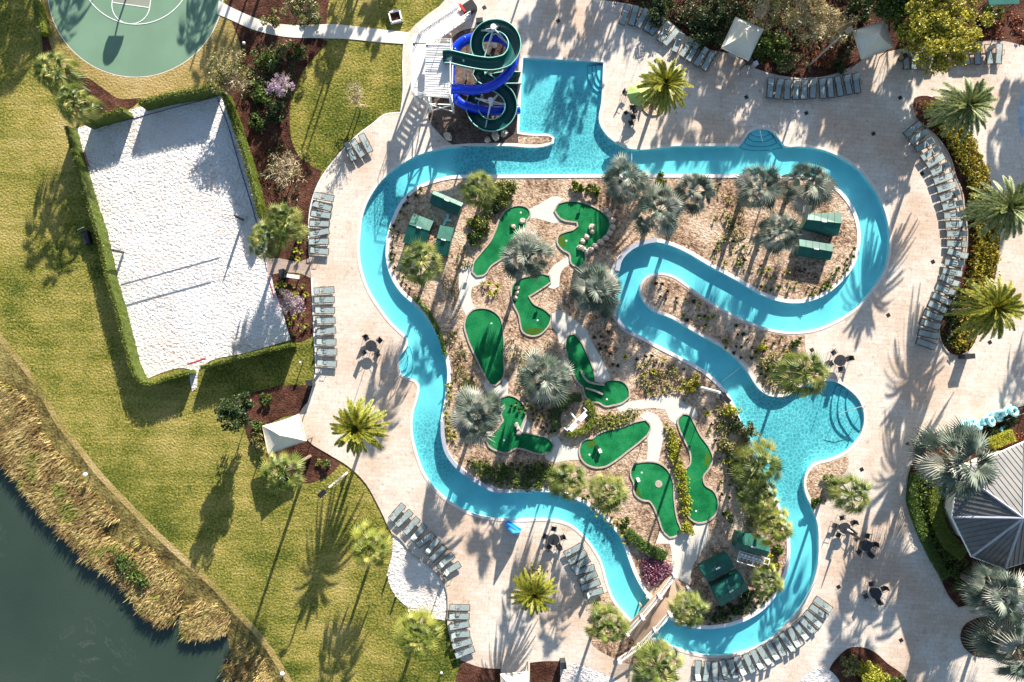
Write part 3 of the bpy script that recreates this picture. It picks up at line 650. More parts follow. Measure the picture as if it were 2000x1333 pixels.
# tower
tw = thing('slide_tower', "white steel slide tower with planked platform and railings", 'tower')
ph = 5.0
def Q(px, py, h): x, y = P(px, py, h); return (x, y, h)
def slab(bb, corners, h, t=.12):
    vs = [Q(x, y, h) for x, y in corners]+[(Q(x, y, h)[0], Q(x, y, h)[1], h-t) for x, y in corners]
    n = len(corners); bb.add(vs, [tuple(range(n))[::-1], tuple(range(n, 2*n))]+[(i, (i+1) % n, n+(i+1) % n, n+i) for i in range(n)])
b_ = B(); slab(b_, [(832,86),(884,86),(880,192),(829,188)], ph)
for i in range(22):
    t = i/21; a = Q(833-3*t, 88+99*t, ph); c = Q(881-2*t, 90+99*t, ph); b_.bar((a[0], a[1], ph+.01), (c[0], c[1], ph+.01), .025, 4)
ob('platform', b_.me('platform', 'planks'), tw)
def railing(pts, hts, name='railing', par=tw, post=22, mat='white'):
    b_ = B(); W_ = [V(Q(x, y, h)) for (x, y), h in zip(pts, hts)]
    for a, c in zip(W_, W_[1:]):
        for dz in (1.05, .72, .4, .1): b_.bar(a+V((0,0,dz)), c+V((0,0,dz)), .035 if dz > 1 else .018, 5)
        n = max(1, int((c-a).length/1.1))
        for i in range(n+1): q = a.lerp(c, i/n); b_.bar(q, q+V((0,0,1.05)), .03, 5)
    return ob(name, b_.me(name, mat), par)
railing([(832,86),(884,86)], [ph]*2); railing([(881,128),(881,166)], [ph]*2); railing([(829,188),(880,192),(880,182)], [ph]*3); railing([(881,104),(882,86)], [ph]*2)
b_ = B(); slab(b_, [(806,84),(832,84),(829,190),(806,186)], 3.9); ob('landing', b_.me('landing', 'planks'), tw)
railing([(806,84),(806,186),(829,190)], [3.9]*3)
# legs and cross bracing
b_ = B()
legs = [(834,90),(880,90),(878,188),(831,186)]
for x, y in legs: a = Q(x, y, ph); b_.bar((a[0], a[1], .1), (a[0], a[1], ph), .12, 8)
for (x, y) in ((808,88),(808,184)): a = Q(x, y, 3.9); b_.bar((a[0], a[1], .1), (a[0], a[1], 3.9), .1, 8)
for i in range(4):
    a = Q(*legs[i], ph); c = Q(*legs[(i+1) % 4], ph)
    b_.bar((a[0], a[1], .4), (c[0], c[1], 2.4), .05, 5); b_.bar((c[0], c[1], .4), (a[0], a[1], 2.4), .05, 5); b_.bar((a[0], a[1], 2.5), (c[0], c[1], 2.5), .06, 5)
ob('frame', b_.me('frame', 'white'), tw)
# stair flight from the deck at upper right down to landing
b_ = B(); n = 22
A = V(P3(908,22,.1)); Bq = V(P3(830,74,3.9)); dd = (Bq-A); pr = V((-dd.y, dd.x, 0)).normalized()*.75
for i in range(n):
    c = A+dd*(i+.5)/n; M4 = Matrix.Rotation(atan2(dd.y, dd.x), 4, 'Z'); b_.box(c, (.36, 1.5, .05), 0, M4)
ob('stair_treads', b_.me('stair_treads', 'planks'), tw)
b_ = B()
for s in (-1, 1):
    a, c = A+pr*s, Bq+pr*s
    b_.bar(a-V((0,0,.1)), c-V((0,0,.1)), .09, 6)
    for dz in (1.0, .6, .3): b_.bar(a+V((0,0,dz)), c+V((0,0,dz)), .04, 5)
    for i in range(10): q = a.lerp(c, i/9); b_.bar(q, q+V((0,0,1.0)), .03, 5)
ob('stair_railing', b_.me('stair_railing', 'white'), tw)
b_ = B(); slab(b_, [(806,66),(834,66),(834,86),(806,86)], 3.9); ob('landing', b_.me('landing', 'planks'), tw)
b_ = B(); x, y = P(916, 16, .6); b_.box((x, y, .55), (1.3, .9, .9), .6); me_ = b_.me('queue_box', 'black')
q_ = thing('queue_box', "black cabinet at the foot of the slide stairs", 'cabinet', me=me_); b_ = B(); b_.box((x-.6, y-.2, .9), (.18, .9, .5), .6); ob('panel', b_.me('panel', 'red'), q_)
# fence west of the tower: pool fence lines
# ---------- basketball hoop just beyond the frame ----------
x, y = P(272, -78); hp = thing('basketball_hoop', "basketball hoop post whose long shadow lies across the green court", 'basketball hoop', (x, y, 0))
b_ = B(); b_.bar((0,0,0), (0,0,2.6), .09, 8); b_.bar((0,0,2.6), (0,-.7,3.2), .08, 8); ob('pole', b_.me('pole', 'dark_metal'), hp)
bq = [(-.75,-.45),(.75,-.45),(.82,-.15),(.74,.28),(.48,.6),(.16,.74),(-.16,.74),(-.48,.6),(-.74,.28),(-.82,-.15)]; b_ = B(); b_.add([(q[0], -.75, 3.25+q[1]) for q in bq]+[(q[0], -.80, 3.25+q[1]) for q in bq], [tuple(range(10)), tuple(range(19, 9, -1))]+[(i, (i+1) % 10, 10+(i+1) % 10, 10+i) for i in range(10)]); ob('backboard', b_.me('backboard', 'paper_white'), hp)
b_ = B(); b_.tube([(.23*cos(i*pi/8), -1.05+.23*sin(i*pi/8), 3.05) for i in range(16)], .015, 4, True); ob('hoop_ring', b_.me('hoop_ring', 'red'), hp)
# ---------- volleyball ----------
n1, n2 = P(242, 494), P(476, 430)
vn = thing('volleyball_net', "volleyball net strung between two padded poles on the white sand", 'net')
for i, (a, lab) in enumerate(((n1, 'left'), (n2, 'right'))):
    b_ = B(); b_.bar((*a, 0), (*a, 2.5), .07, 8); b_.bar((*a, .2), (*a, 2.0), .13, 10); ob('pole', b_.me('pole', 'dark_metal'), vn)
b_ = B(); a, c = V((*n1, 0)), V((*n2, 0)); L0 = (c-a).length; u = (c-a).normalized()
a2 = a+u*.9; c2 = c-u*1.3
tp = B()
for z, w in ((2.43, .05), (1.45, .04)): tp.bar(a2+V((0,0,z)), c2+V((0,0,z)), w, 4)
ob('tape', tp.me('tape', 'paper_white'), vn)
for z in (2.25, 2.07, 1.9, 1.75, 1.6): b_.bar(a2+V((0,0,z)), c2+V((0,0,z)), .004, 3)
for i in range(48): q = a2.lerp(c2, i/47); b_.bar(q+V((0,0,1.45)), q+V((0,0,2.43)), .004, 3)
for q, e in ((a2, a), (c2, c)):
    b_.bar(q+V((0,0,1.45)), q+V((0,0,2.43)), .02, 4)
    for z in (1.45, 2.43): b_.bar(q+V((0,0,z)), e+V((0,0,z)), .01, 4)
ob('mesh', b_.me('mesh', 'tape_dark'), vn)
bt = thing('boundary_rope', "thin red boundary tape, painted darker where shaded, pegged around the volleyball sand", 'rope')
def rope(pts, mat, name, w=.035):
    b_ = B(); b_.tube([(*P(x, y), .07) for x, y in smooth_pts(pts)], w, 4); ob(name, b_.me(name, mat), bt)
def smooth_pts(p): return [tuple(q) for q in smooth_loop(p, 12, False)]
rope([(230,240),(300,222),(360,206),(424,190),(440,230),(470,330),(500,430),(522,530)], 'tape_dark', 'shade_toned_tape')  # same tape throughout: shaded run coloured dark, sunlit pieces below red
rope([(166,298),(170,312),(176,327)], 'tape_red', 'red_tape', .04); rope([(366,711),(384,706),(402,699)], 'tape_red', 'red_tape', .04)
rope([(523,540),(530,560),(536,584)], 'tape_red', 'red_tape', .04)
# ---------- furniture ----------
def lounger_meshes(up):
    fr = B()
    for s in (-1, 1):
        fr.tube([(s*.31,-.98,.34),(s*.31,.98,.34)] if not up else [(s*.31,-.98,.34),(s*.31,.35,.34),(s*.31,.98,.34)], .04, 5)
        fr.tube([(s*.34,-.15,.34),(s*.36,-.1,.58),(s*.36,.32,.58),(s*.34,.38,.34)], .022, 5)
    for y in (-.97,.97): fr.bar((-.31,y,.34),(.31,y,.34), .04, 5)
    lg = []
    for sx in (-1, 1):
        for y in (-.8, .72):
            b_ = B(); b_.tube([(sx*.30,y,.34),(sx*.33,y+.02,0)], .024, 5); lg.append(b_.me('leg', 'bronze'))
    se = B(); se.box((0,-.30,.36), (.50,1.22,.03))
    bk = B()
    if up: c, s_ = cos(R(up)), sin(R(up)); M4 = Matrix.Rotation(R(up), 4, 'X'); bk.box((0, .38+.31*c, .37+.31*s_), (.50,.62,.03), 0, M4)
    else: bk.box((0,.66,.365), (.50,.58,.03))
    pl = None
    return [('frame', fr.me('frame', 'bronze')), ('seat', se.me('seat', 'sling')), ('backrest', bk.me('backrest', 'sling_back'))]+[('leg', l) for l in lg]
LM = [lounger_meshes(0), lounger_meshes(48), lounger_meshes(25), lounger_meshes(66)]
nl = 0
def row(pts, n, side, desc, frm, group, ups=.4, jit=.08, rev=False):
    "n loungers evenly along the px line; side +1/-1 says on which side of travel the heads are"
    global nl
    l = smooth_loop(pts, 5, False); d = [0]
    for i in range(1, len(l)): d.append(d[-1]+(l[i]-l[i-1]).length)
    for k in range(n):
        t = d[-1]*k/(n-1); i = 0
        while i < len(d)-2 and d[i+1] < t: i += 1
        p = l[i].lerp(l[i+1], (t-d[i])/(d[i+1]-d[i]))
        i0, i1 = max(0, i-3), min(len(l)-1, i+4); tg = (l[i1]-l[i0]).normalized()
        # head direction in px: rotate travel by +-90
        hd = V((tg.y, -tg.x))*side; rz = atan2(-hd.y, hd.x)-pi/2+random.gauss(0, jit)
        up = random.random() < ups; x, y = P(p.x+random.gauss(0, .6), p.y+random.gauss(0, .6))
        o = thing('sun_lounger', f"{ORD[k]} sun lounger {frm} {desc}", 'sun lounger', (x, y, .10), rz, group=group)
        kids(o, LM[random.choice((1,1,2,3)) if up else 0]); nl += 1
row([(1219,33),(1236,36),(1252,40),(1268,47),(1283,58),(1297,68),(1311,79),(1324,88),(1338,97),(1352,106),(1366,115),(1381,123)], 12, 1, "of the row below the dark top bed", "from the slide end", "loungers along the top bed", .75)
row([(1501,176),(1540,178),(1580,177),(1615,175),(1640,171),(1668,166)], 11, 1, "of the row between the two grey cabanas", "from the first cabana", "loungers between the cabanas", .75)
row([(1778,256),(1794,276),(1810,300),(1822,318),(1834,342),(1843,366),(1852,396),(1858,425),(1862,455),(1863,485),(1859,515),(1850,545),(1838,575),(1824,605),(1812,632),(1804,672)], 25, 1, "in the long arc by the yellow bed", "from the top", "loungers in the long arc", .6)
row([(636,388),(631,410),(627,435),(625,460),(624,490)], 7, -1, "of the left column above the entry path", "from the top", "loungers above the sand court path", .3)
row([(635,567),(636,600),(638,640),(640,680),(640,708)], 8, -1, "of the left column below the entry path", "from the top", "loungers below the sand court path", .2)
row([(685,299),(702,291),(717,284)], 3, 1, "of the trio by the lawn near the tower", "from the left", "lounger trio by the lawn", .4)
row([(777,998),(790,1010),(803,1023),(817,1037),(830,1050),(843,1063),(856,1077),(869,1092),(882,1109)], 9, -1, "of the row above the small sand pit", "from the upper end", "loungers above the small sand pit", .2)
row([(898,1183),(897,1202),(898,1221),(899,1239),(903,1255),(910,1271)], 6, -1, "of the fan beside the lower lawn", "from the top", "lounger fan beside the lawn", .2)
row([(1120,1072),(1126,1086),(1134,1100)], 3, -1, "of the stack by the lower patio table", "from the top", "short lounger stack", .2)
row([(1141,1111),(1147,1125),(1152,1140),(1157,1155)], 4, -1, "of the stack nearest the footbridge", "from the top", "lounger stack near the bridge", .2)
row([(1361,1306),(1400,1307),(1430,1301),(1460,1291),(1491,1276),(1520,1258),(1547,1240),(1570,1220),(1590,1198),(1604,1178)], 18, -1, "in the row round the bottom bend", "from the left", "loungers round the bottom bend", .5)
row([(1764,120),(1782,120),(1799,121),(1815,120)], 4, 1, "half hidden under the yellow tree's edge", "from the left", "loungers under the yellow tree", .8)
row([(1861,114),(1888,110),(1906,110),(1922,110),(1946,109)], 5, 1, "of the top right row by the mulch", "from the left", "loungers in the top right corner", .8)
# chair and table
def chair_parts():
    s = B(); s.box((0,0,.43), (.48,.46,.03)); b = B(); b.box((0,.27,.70), (.46,.04,.5), 0, Matrix.Rotation(R(-12), 4, 'X'))
    a = B()
    for q in (-1, 1): a.tube([(q*.25,-.22,.43),(q*.26,-.2,.64),(q*.26,.25,.66)], .02, 5)
    L = []
    for sx in (-1, 1):
        for sy in (-1, 1): l = B(); l.bar((sx*.22, sy*.2, .43), (sx*.25, sy*.24, 0), .02, 5); L.append(('leg', l.me('leg', 'dark_metal')))
    return [('seat', s.me('seat', 'dark_metal')), ('backrest', b.me('backrest', 'dark_metal')), ('armrest', a.me('armrest', 'dark_metal'))]+L
CH = chair_parts()
t_ = B(); t_.disc((0,0,.70), .55, .04, 24); p_ = B(); p_.bar((0,0,0), (0,0,2.5), .025, 6); bs_ = B(); bs_.disc((0,0,0), .28, .06, 16)
cu = B(); cu.bar((0,0,1.35), (0,0,2.45), .11, 8, .04)
TB = [('table_top', t_.me('table_top', 'dark_metal')), ('pole', p_.me('pole', 'dark_metal')), ('base', bs_.me('base', 'dark_metal')), ('folded_parasol', cu.me('folded_parasol', 'canvas'))]
for (px, py, where, na, par) in ((728,676,"on the deck left of the river notch",4,0),(1634,704,"above the kidney-shaped pool",4,0),(1081,1050,"inside the river bend below the golf",5,0),(1643,1028,"under the lone sabal palm right of the river",5,1),(1684,1062,"in the lower right group, middle one",5,0),(1703,1154,"in deep palm shade at the lower right",4,0),(1236,196,"near the green parasol",3,0)):
    x, y = P(px, py); o = thing('patio_table', f"round dark patio table {where}", 'table', (x, y, .1), random.random())
    kids(o, TB if par else TB[:3])
    for k in range(na):
        q = 2*pi*k/na+random.uniform(-.25, .25)+px; r = random.uniform(.82, 1.0)
        c = thing('patio_chair', f"dark chair at the patio table {where}", 'chair', (x+r*cos(q), y+r*sin(q), .1), q-pi/2+random.gauss(0, .15), group=f"chairs at the table {where}")
        kids(c, CH)
x, y = P(740, 700)
for (px, py, rz) in ((1241,208,1.9),(1238,220,1.9),(1235,232,1.9),(1231,244,1.9)):
    x, y = P(px, py); kids(thing('patio_chair', "chair in the single file below the green parasol", 'chair', (x, y, .1), rz, group="chairs in single file"), CH)
# drains
for px, py in ((946,16),(1090,42),(1281,120),(1222,221),(1457,191),(1574,222),(1705,262),(1757,192),(1800,340),(1821,512),(1734,616),(1932,669),(1772,868),(1682,917),(1585,684),(1637,1146),(1759,1250),(969,415),(1051,459),(936,44)):
    x, y = P(px, py); b_ = B(); b_.box((x, y, .105), (.36, .36, .02), .5); b_.box((x, y, .117), (.28, .05, .006), .5)
    thing('drain_cover', "small square black drain cover set flush in the ground", 'drain cover', group='drain covers', me=b_.me('drain_cover', 'black'))
# litter bins in the arc
for k, (px, py) in enumerate(((1841,325),(1859,385),(1934,95),(1437,1306))):
    x, y = P(px, py); t = thing('side_drum', ("round brown drum table between loungers, higher one of the arc","round brown drum table between loungers, lower one of the arc","round drum table among the top right loungers","round drum table in the bottom lounger row")[k], 'side table', (x, y, .1))
    b_ = B(); b_.disc((0,0,0), .2, .45, 14); ob('body', b_.me('body', 'wood'), t); b_ = B(); b_.disc((0,0,.45), .24, .04, 16); ob('table_top', b_.me('table_top', 'bronze'), t)
# ---------- parasols and cabanas ----------
def P4(corn, h): return [V(Q(x, y, h)) for x, y in corn]
def cabana(corn, he, hp, lab, mat='canvas', posts=True, ridge=None):
    c = P4(corn, he); ctr = sum(c, V((0,0,0)))/4; t = thing('cabana', lab, 'cabana', (ctr.x, ctr.y, 0)); o = V((ctr.x, ctr.y, 0))
    vs = []; fs = []; pk = V((0,0,hp)); n = 6
    for i in range(4):
        a, b = c[i]-o, c[(i+1) % 4]-o; base = len(vs)
        for j in range(n+1):
            f = j/n
            for s_ in range(n+1):
                g = s_/n; e = a.lerp(b, g); p = e.lerp(pk, f); sag = .16*sin(pi*f)*1.0+.10*sin(pi*g)*(1-f); p.z -= sag; vs.append(p)
        for j in range(n):
            for s_ in range(n): q = base+j*(n+1)+s_; fs.append((q, q+1, q+n+2, q+n+1))
    ob('canopy', mesh('canopy', vs, fs, mat, False), t)
    vs = []; fs = []
    for i in range(4):
        a, b = c[i]-o, c[(i+1) % 4]-o; k = len(vs); vs += [a*1.003, b*1.003, b*1.003-V((0,0,.22)), a*1.003-V((0,0,.22))]; fs.append((k, k+1, k+2, k+3))
    ob('valance', mesh('valance', vs, fs, mat), t)
    for q in c: l = B(); a = (q-o)*.97; l.bar((a.x, a.y, 0), (a.x, a.y, he-.05), .05, 6); ob('post', l.me('post', 'bronze'), t)
    return t
cabana([(512,832),(583,809),(598,862),(524,888)], 2.5, 3.7, "cream canvas cabana between the lawn and the left deck")
cabana([(1437,33),(1492,57),(1463,118),(1409,93)], 2.6, 3.7, "grey cream cabana between the top bed and the lounger rows")
cabana([(1667,60),(1728,40),(1745,92),(1684,116)], 2.6, 3.7, "grey cream cabana tucked against the yellow tree")
cabana([(977,1318),(1032,1314),(1040,1375),(982,1380)], 2.6, 3.6, "cream cabana cut off by the bottom edge of the photo")
x, y = P(1248, 184, 2.3); t = thing('parasol', "lime green parasol half under the yellow-green date palm", 'parasol', (x, y, .1))
vs = [(0,0,2.75)]+[(1.15*cos(2*pi*i/8), 1.15*sin(2*pi*i/8), 2.1) for i in range(8)]; ob('canopy', mesh('canopy', vs, [(0, 1+i, 1+(i+1) % 8) for i in range(8)], 'green_canvas'), t)
b_ = B(); b_.bar((0,0,0), (0,0,2.75), .03, 6); ob('pole', b_.me('pole', 'white'), t)
# green flap parasol lower part
x, y = P(1254, 189, 1.5); t = thing('towel_tent', "dark green folded shade below the lime parasol", 'parasol', (x, y, .1))
vs = [(0,.3,1.75)]+[(.55*cos(2*pi*i/6), .5*sin(2*pi*i/6)-.2, 1.15) for i in range(6)]; ob('canopy', mesh('canopy', vs, [(0, 1+i, 1+(i+1) % 6) for i in range(6)], 'deep_green'), t)
b_ = B(); b_.bar((0,0,0), (0,0,1.5), .03, 6); ob('pole', b_.me('pole', 'white'), t)
# blue upright board
x, y = P(1002, 1029); t = thing('blue_board', "upright blue pointed board standing alone by the lower river bend", 'water toy', (x, y, .1), R(-33))
out = [(-.75,0),(.75,0),(.74,1.0),(.05,2.35),(-.05,2.35),(-.74,1.0)]
vs = [(a, -.22+.17*(z/2.35), z) for a, z in out]+[(a, .22-.17*(z/2.35), z) for a, z in out]
ob('hull', mesh('hull', vs, [(0,1,2,3,4,5),(11,10,9,8,7,6)]+[(i, 6+i, 6+(i+1) % 6, (i+1) % 6) for i in range(6)], 'kayak_blue'), t)
b_ = B(); b_.box((0,0,.18), (1.56,.62,.36)); b_.box((0,0,.38), (1.3,.5,.06)); ob('base', b_.me('base', 'kayak_blue'), t)
# ---------- green equipment covers ----------
def cover(corn, h, lab, lid=.35, ridge=.5):
    c = P4(corn, h); o = sum(c, V((0,0,0)))/4; o.z = 0; t = thing('equipment_cover', lab, 'equipment cover', (o.x, o.y, .08)); c = [q-o for q in c]
    vs = [V((q.x, q.y, 0)) for q in c]+[V((q.x, q.y, h-.1)) for q in c]; fs = [(i, (i+1) % 4, 4+(i+1) % 4, 4+i) for i in range(4)]
    ob('body', mesh('body', vs, fs, 'cover_green'), t)
    # pitched lid: ridge along the long side
    m1, m2 = c[0].lerp(c[3], ridge), c[1].lerp(c[2], ridge); q = [V((p.x*1.03, p.y*1.03, h-.08)) for p in c]; r1 = V((m1.x*1.03, m1.y*1.03, h+lid)); r2 = V((m2.x*1.03, m2.y*1.03, h+lid))
    ob('lid', mesh('lid', [q[0], q[1], q[2], q[3], r1, r2], [(0,4,5,1),(4,3,2,5),(0,3,4),(1,5,2),(3,0,1,2)], 'cover_green'), t)
    b_ = B(); b_.box((r1.lerp(r2, .5)+V((0,0,.04))), (.45,.12,.08), atan2((r2-r1).y, (r2-r1).x)); ob('handle', b_.me('handle', 'paper_white'), t)
    b_ = B()
    for f_ in (.2, .4, .6, .8): b_.bar(q[0].lerp(q[1], f_)+V((0,0,.01)), r1.lerp(r2, f_)+V((0,0,.01)), .02, 4); b_.bar(q[3].lerp(q[2], f_)+V((0,0,.01)), r1.lerp(r2, f_)+V((0,0,.01)), .02, 4)
    ob('lid_seams', b_.me('lid_seams', 'deep_green'), t)
    b_ = B(); b_.bar(r1, r2, .035, 5); ob('hinge', b_.me('hinge', 'deep_green'), t)
    return t
cover([(848,373),(904,397),(894,420),(840,396)], 1.1, "green equipment box nearest the top left bend", .25, .35)
cover([(808,418),(846,433),(828,482),(787,473)], 1.2, "wide green equipment box above the round green palm", .3, .4)
cover([(860,441),(886,446),(874,500),(848,492)], 1.1, "narrow green equipment box right of the wide one", .25, .5)
cover([(1580,418),(1642,416),(1636,460),(1568,444)], 1.2, "green equipment box half under the right silver palm", .3, .5)
cover([(1562,468),(1625,478),(1621,508),(1558,496)], 1.0, "bright green equipment box below the shaded one, right lobe", .25, .5)
cover([(1441,1040),(1502,1056),(1497,1088),(1436,1070)], 1.2, "green equipment box behind the pump rack", .3, .6)
cover([(1367,1108),(1420,1082),(1434,1108),(1382,1136)], 1.1, "green equipment box nearest the bridge path", .2, .5)
cover([(1389,1147),(1444,1118),(1460,1152),(1408,1184)], 1.2, "green equipment box lowest of the island's three", .3, .55)
x, y = P(1466, 1088); t = thing('pump_rack', "white pipe rack of pool pumps between green boxes", 'pump rack', (x, y, .1), R(-16))
b_ = B()
for yy in (-.62, -.1, .42): b_.bar((-1.5,yy,.8), (1.5,yy,.8), .05, 6)
for xx in (-1.5, 0, 1.5):
    b_.bar((xx,-.62,.8), (xx,.42,.8), .05, 6)
    for yy in (-.62, .42): b_.bar((xx,yy,0), (xx,yy,.8), .05, 6)
ob('frame', b_.me('frame', 'white'), t)
for i in range(7):
    b_ = B(); b_.disc((-1.2+i*.36, .15, .1), .14, .75, 10); b_.bar((-1.2+i*.36,-.4,.5), (-1.2+i*.36,.15,.5), .05, 6); ob('filter', b_.me('filter', 'white'), t)
x, y = P(873, 433); t = thing('pump_valve', "pale blue valve pipes beside the narrow green box", 'valve', (x, y, .1)); b_ = B(); b_.bar((-.3,-.4,.3), (.15,.4,.35), .1, 8); b_.bar((-.1,.1,.3), (.45,0,.5), .09, 8); b_.disc((.1,.5,.2), .13, .3, 10); ob('pipe', b_.me('pipe', 'ring'), t)
# ---------- footbridge ----------
br = thing('footbridge', "tan plank footbridge with post and rail sides over the river", 'bridge')
ED = [(1306,1121),(1217,1228)]; EU = [(1343,1146),(1246,1259)]
def bz(t): return .16+.55*sin(pi*min(1, max(0, t)))
b_ = B(); n = 40; vs = []; fs = []
for i in range(n+1):
    t = i/n; z = bz(t)
    l = P(ED[0][0]+(ED[1][0]-ED[0][0])*t, ED[0][1]+(ED[1][1]-ED[0][1])*t); r = P(EU[0][0]+(EU[1][0]-EU[0][0])*t, EU[0][1]+(EU[1][1]-EU[0][1])*t)
    vs += [(*l, z), (*r, z), (*l, z-.12), (*r, z-.12)]
for i in range(n): a = i*4; fs += [(a, a+1, a+5, a+4), (a+2, a+6, a+7, a+3), (a, a+4, a+6, a+2), (a+1, a+3, a+7, a+5)]
ob('deck', mesh('deck', vs, fs, 'trex'), br)
b_ = B()
for i in range(n): a, c = V(vs[i*4]), V(vs[i*4+1]); b_.bar(a+V((0,0,.004)), c+V((0,0,.004)), .012, 3)
ob('plank_gaps', b_.me('plank_gaps', 'bark'), br)
def brail(pp, zz):
    W_ = [V((*P(x, y), z)) for (x, y), z in zip(pp, zz)]; b_ = B()
    for a, c in zip(W_, W_[1:]):
        b_.bar(a+V((0,0,1.0)), c+V((0,0,1.0)), .085, 4); b_.bar(a+V((0,0,.15)), c+V((0,0,.15)), .05, 4)
        n = max(2, int((c-a).length/.16))
        for i in range(n+1): q = a.lerp(c, i/n); b_.bar(q+V((0,0,.12)), q+V((0,0,1.0)), .018, 4)
    ob('railing', b_.me('railing', 'planks'), br)
    for q in W_: b2 = B(); b2.box(q+V((0,0,.55)), (.2,.2,1.2), .7); b2.box(q+V((0,0,1.18)), (.3,.3,.08), .7); b2.box(q+V((0,0,1.25)), (.2,.2,.08), .7); ob('post', b2.me('post', 'planks'), br)
brail([(1314,1119),(1283,1156),(1250,1196),(1222,1230)], [bz(.02), bz(.35), bz(.7), .2]); brail([(1341,1144),(1303,1190),(1275,1222),(1246,1256),(1207,1284)], [bz(.02), bz(.42), bz(.7), .2, .12])
b_ = B()
for (x_, y_) in ((1262,1165),(1293,1188),(1250,1180),(1281,1206)): q = P(x_, y_); b_.bar((*q, FZ), (*q, .55), .1, 8)
ob('pile', b_.me('pile', 'wood'), br)
# hand rails in the kidney pool
def loop_rail(pts, lab): t = thing('hand_rail', lab, 'hand rail'); b_ = B(); b_.tube([(*P(x, y, z), z) for x, y, z in pts], .03, 6); ob('tube', b_.me('tube', 'steel'), t)
loop_rail([(1690,792,.1),(1690,792,1.0),(1665,800,1.0),(1638,809,.7),(1638,809,-.4)], "steel hand rail over the curved steps of the kidney pool")
loop_rail([(1484,253,.1),(1485,258,1.0),(1489,276,.9),(1491,284,-.4)], "thin steel hand rail down the middle of the half-round steps")
loop_rail([(776,722,.1),(780,712,.95),(795,696,.8),(799,693,-.4)], "steel hand rail at the little entry steps in the left notch")
loop_rail([(768,748,.1),(772,742,.95),(779,735,.9),(785,730,.1)], "short steel hand rail below the left notch")
# float line across the river
for a, c, l in (((1410,746),(1446,718),"thin float line across the river above the kidney pool"), ((1234,284),(1234,341),"thin float line across the top channel")):
    t = thing('float_line', l, 'rope'); b_ = B(); b_.bar((*P(*a), -.05), (*P(*c), -.05), .022, 5); ob('cord', b_.me('cord', 'white'), t)
# ---------- float rings ----------
def torus(r, w, n=22, m=8):
    vs = []; fs = []
    for i in range(n):
        a = 2*pi*i/n
        for j in range(m): q = 2*pi*j/m; vs.append(((r+w*cos(q))*cos(a), (r+w*cos(q))*sin(a), w*sin(q)))
    for i in range(n):
        for j in range(m): fs.append((i*m+j, i*m+(j+1) % m, ((i+1) % n)*m+(j+1) % m, ((i+1) % n)*m+j))
    return vs, fs
tv, tf = torus(.36, .17); rm = mesh('float_ring', tv, tf, 'ring', True)
hb = B()
for q in (.6, 3.7): hb.box((.36*cos(q), .36*sin(q), .17), (.06,.14,.03), q)
hm = hb.me('handle', 'black')
ring_spots = [(1878,836),(1888,831),(1898,836),(1904,828),(1912,831),(1919,832),(1926,822),(1936,818),(1938,824),(1947,812),(1955,809),(1957,815),(1966,804),(1976,800),(1982,804)]
for k, (px, py) in enumerate(ring_spots):
    x, y = P(px, py, 1.0); z = .9-.3*(k % 2)
    o = thing('float_ring', "pale aqua float ring hanging on the tube stand", 'float ring', (x, y, z), random.random()*6, group='float rings on the stand', me=rm); o.rotation_euler = (R(25+random.uniform(-12, 12)), R(random.uniform(-20, 10)), random.random()*3); ob('handle', hm, o)
x, y = P(1958, 841); o = thing('float_ring', "single white-blue float ring lying in the plants below the tube stand", 'float ring', (x, y, .35), 0, group=None, me=rm); ob('handle', hm, o)
st = thing('tube_stand', "dark rail stand carrying the aqua float rings", 'stand'); b_ = B()
for a, c in (((1872,838),(1992,796)),((1876,848),(1996,806))):
    p, q = V((*P(*a), .5)), V((*P(*c), .5)); b_.bar(p, q, .05, 6)
    for f_ in (0, .33, .66, 1): r_ = p.lerp(q, f_); b_.bar((r_.x, r_.y, .1), (r_.x, r_.y, .95), .04, 6)
ob('rail', b_.me('rail', 'bronze'), st)
# ---------- hut roof ----------
hut = thing('pool_hut', "grey hipped standing-seam roof hut at the right edge", 'building')
PK = V(Q(1998, 1012, 7.0)); EV = [(2001,864),(1930,893),(1872,921),(1850,990),(1860,1010),(1898,1087),(1962,1111),(2050,1100),(2130,1060),(2150,960),(2090,870)]
E3 = [V(Q(x, y, 4.0)) for x, y in EV]; RO = [0, 2, 4, 5, 6, 7, 8, 9, 10]; 
corners = [0, 2, 4, 5, 6, 8, 10]
cs = [E3[i] for i in corners]
for i in range(len(cs)):
    a, b = cs[i], cs[(i+1) % len(cs)]; t_ = B(); t_.add([PK, a, b, PK-V((0,0,.1)), a-V((0,0,.1)), b-V((0,0,.1))], [(0,1,2),(3,5,4),(1,4,5,2)])
    L_ = (b-a).length; n = int(L_/.42); mid = (a+b)/2; run = (PK-mid)
    nrm = (a-PK).cross(b-PK).normalized(); nrm = nrm if nrm.z > 0 else -nrm
    # seams rise perpendicular to the eave
    u = (b-a).normalized(); pr = PK-a; foot = a+u*pr.dot(u); up_ = PK-foot; fx = pr.dot(u)
    for j in range(1, n):
        s_ = L_*j/n; f_ = (s_/fx if s_ < fx else (L_-s_)/max(.01, L_-fx)); f_ = max(0, min(1, f_))
        p0 = a+u*s_+nrm*.03; p1 = p0+up_*f_; t_.bar(p0, p1, .035, 4)
    ob('roof_plane', t_.me('roof_plane', 'roof'), hut)
b_ = B()
for q in cs: b_.bar(q+V((0,0,.05)), PK+V((0,0,.06)), .11, 6)
ob('ridge_cap', b_.me('ridge_cap', 'wall_top'), hut)
b_ = B(); b_.tube([q-V((0,0,.08)) for q in cs], .1, 6, True); ob('gutter', b_.me('gutter', 'white'), hut)
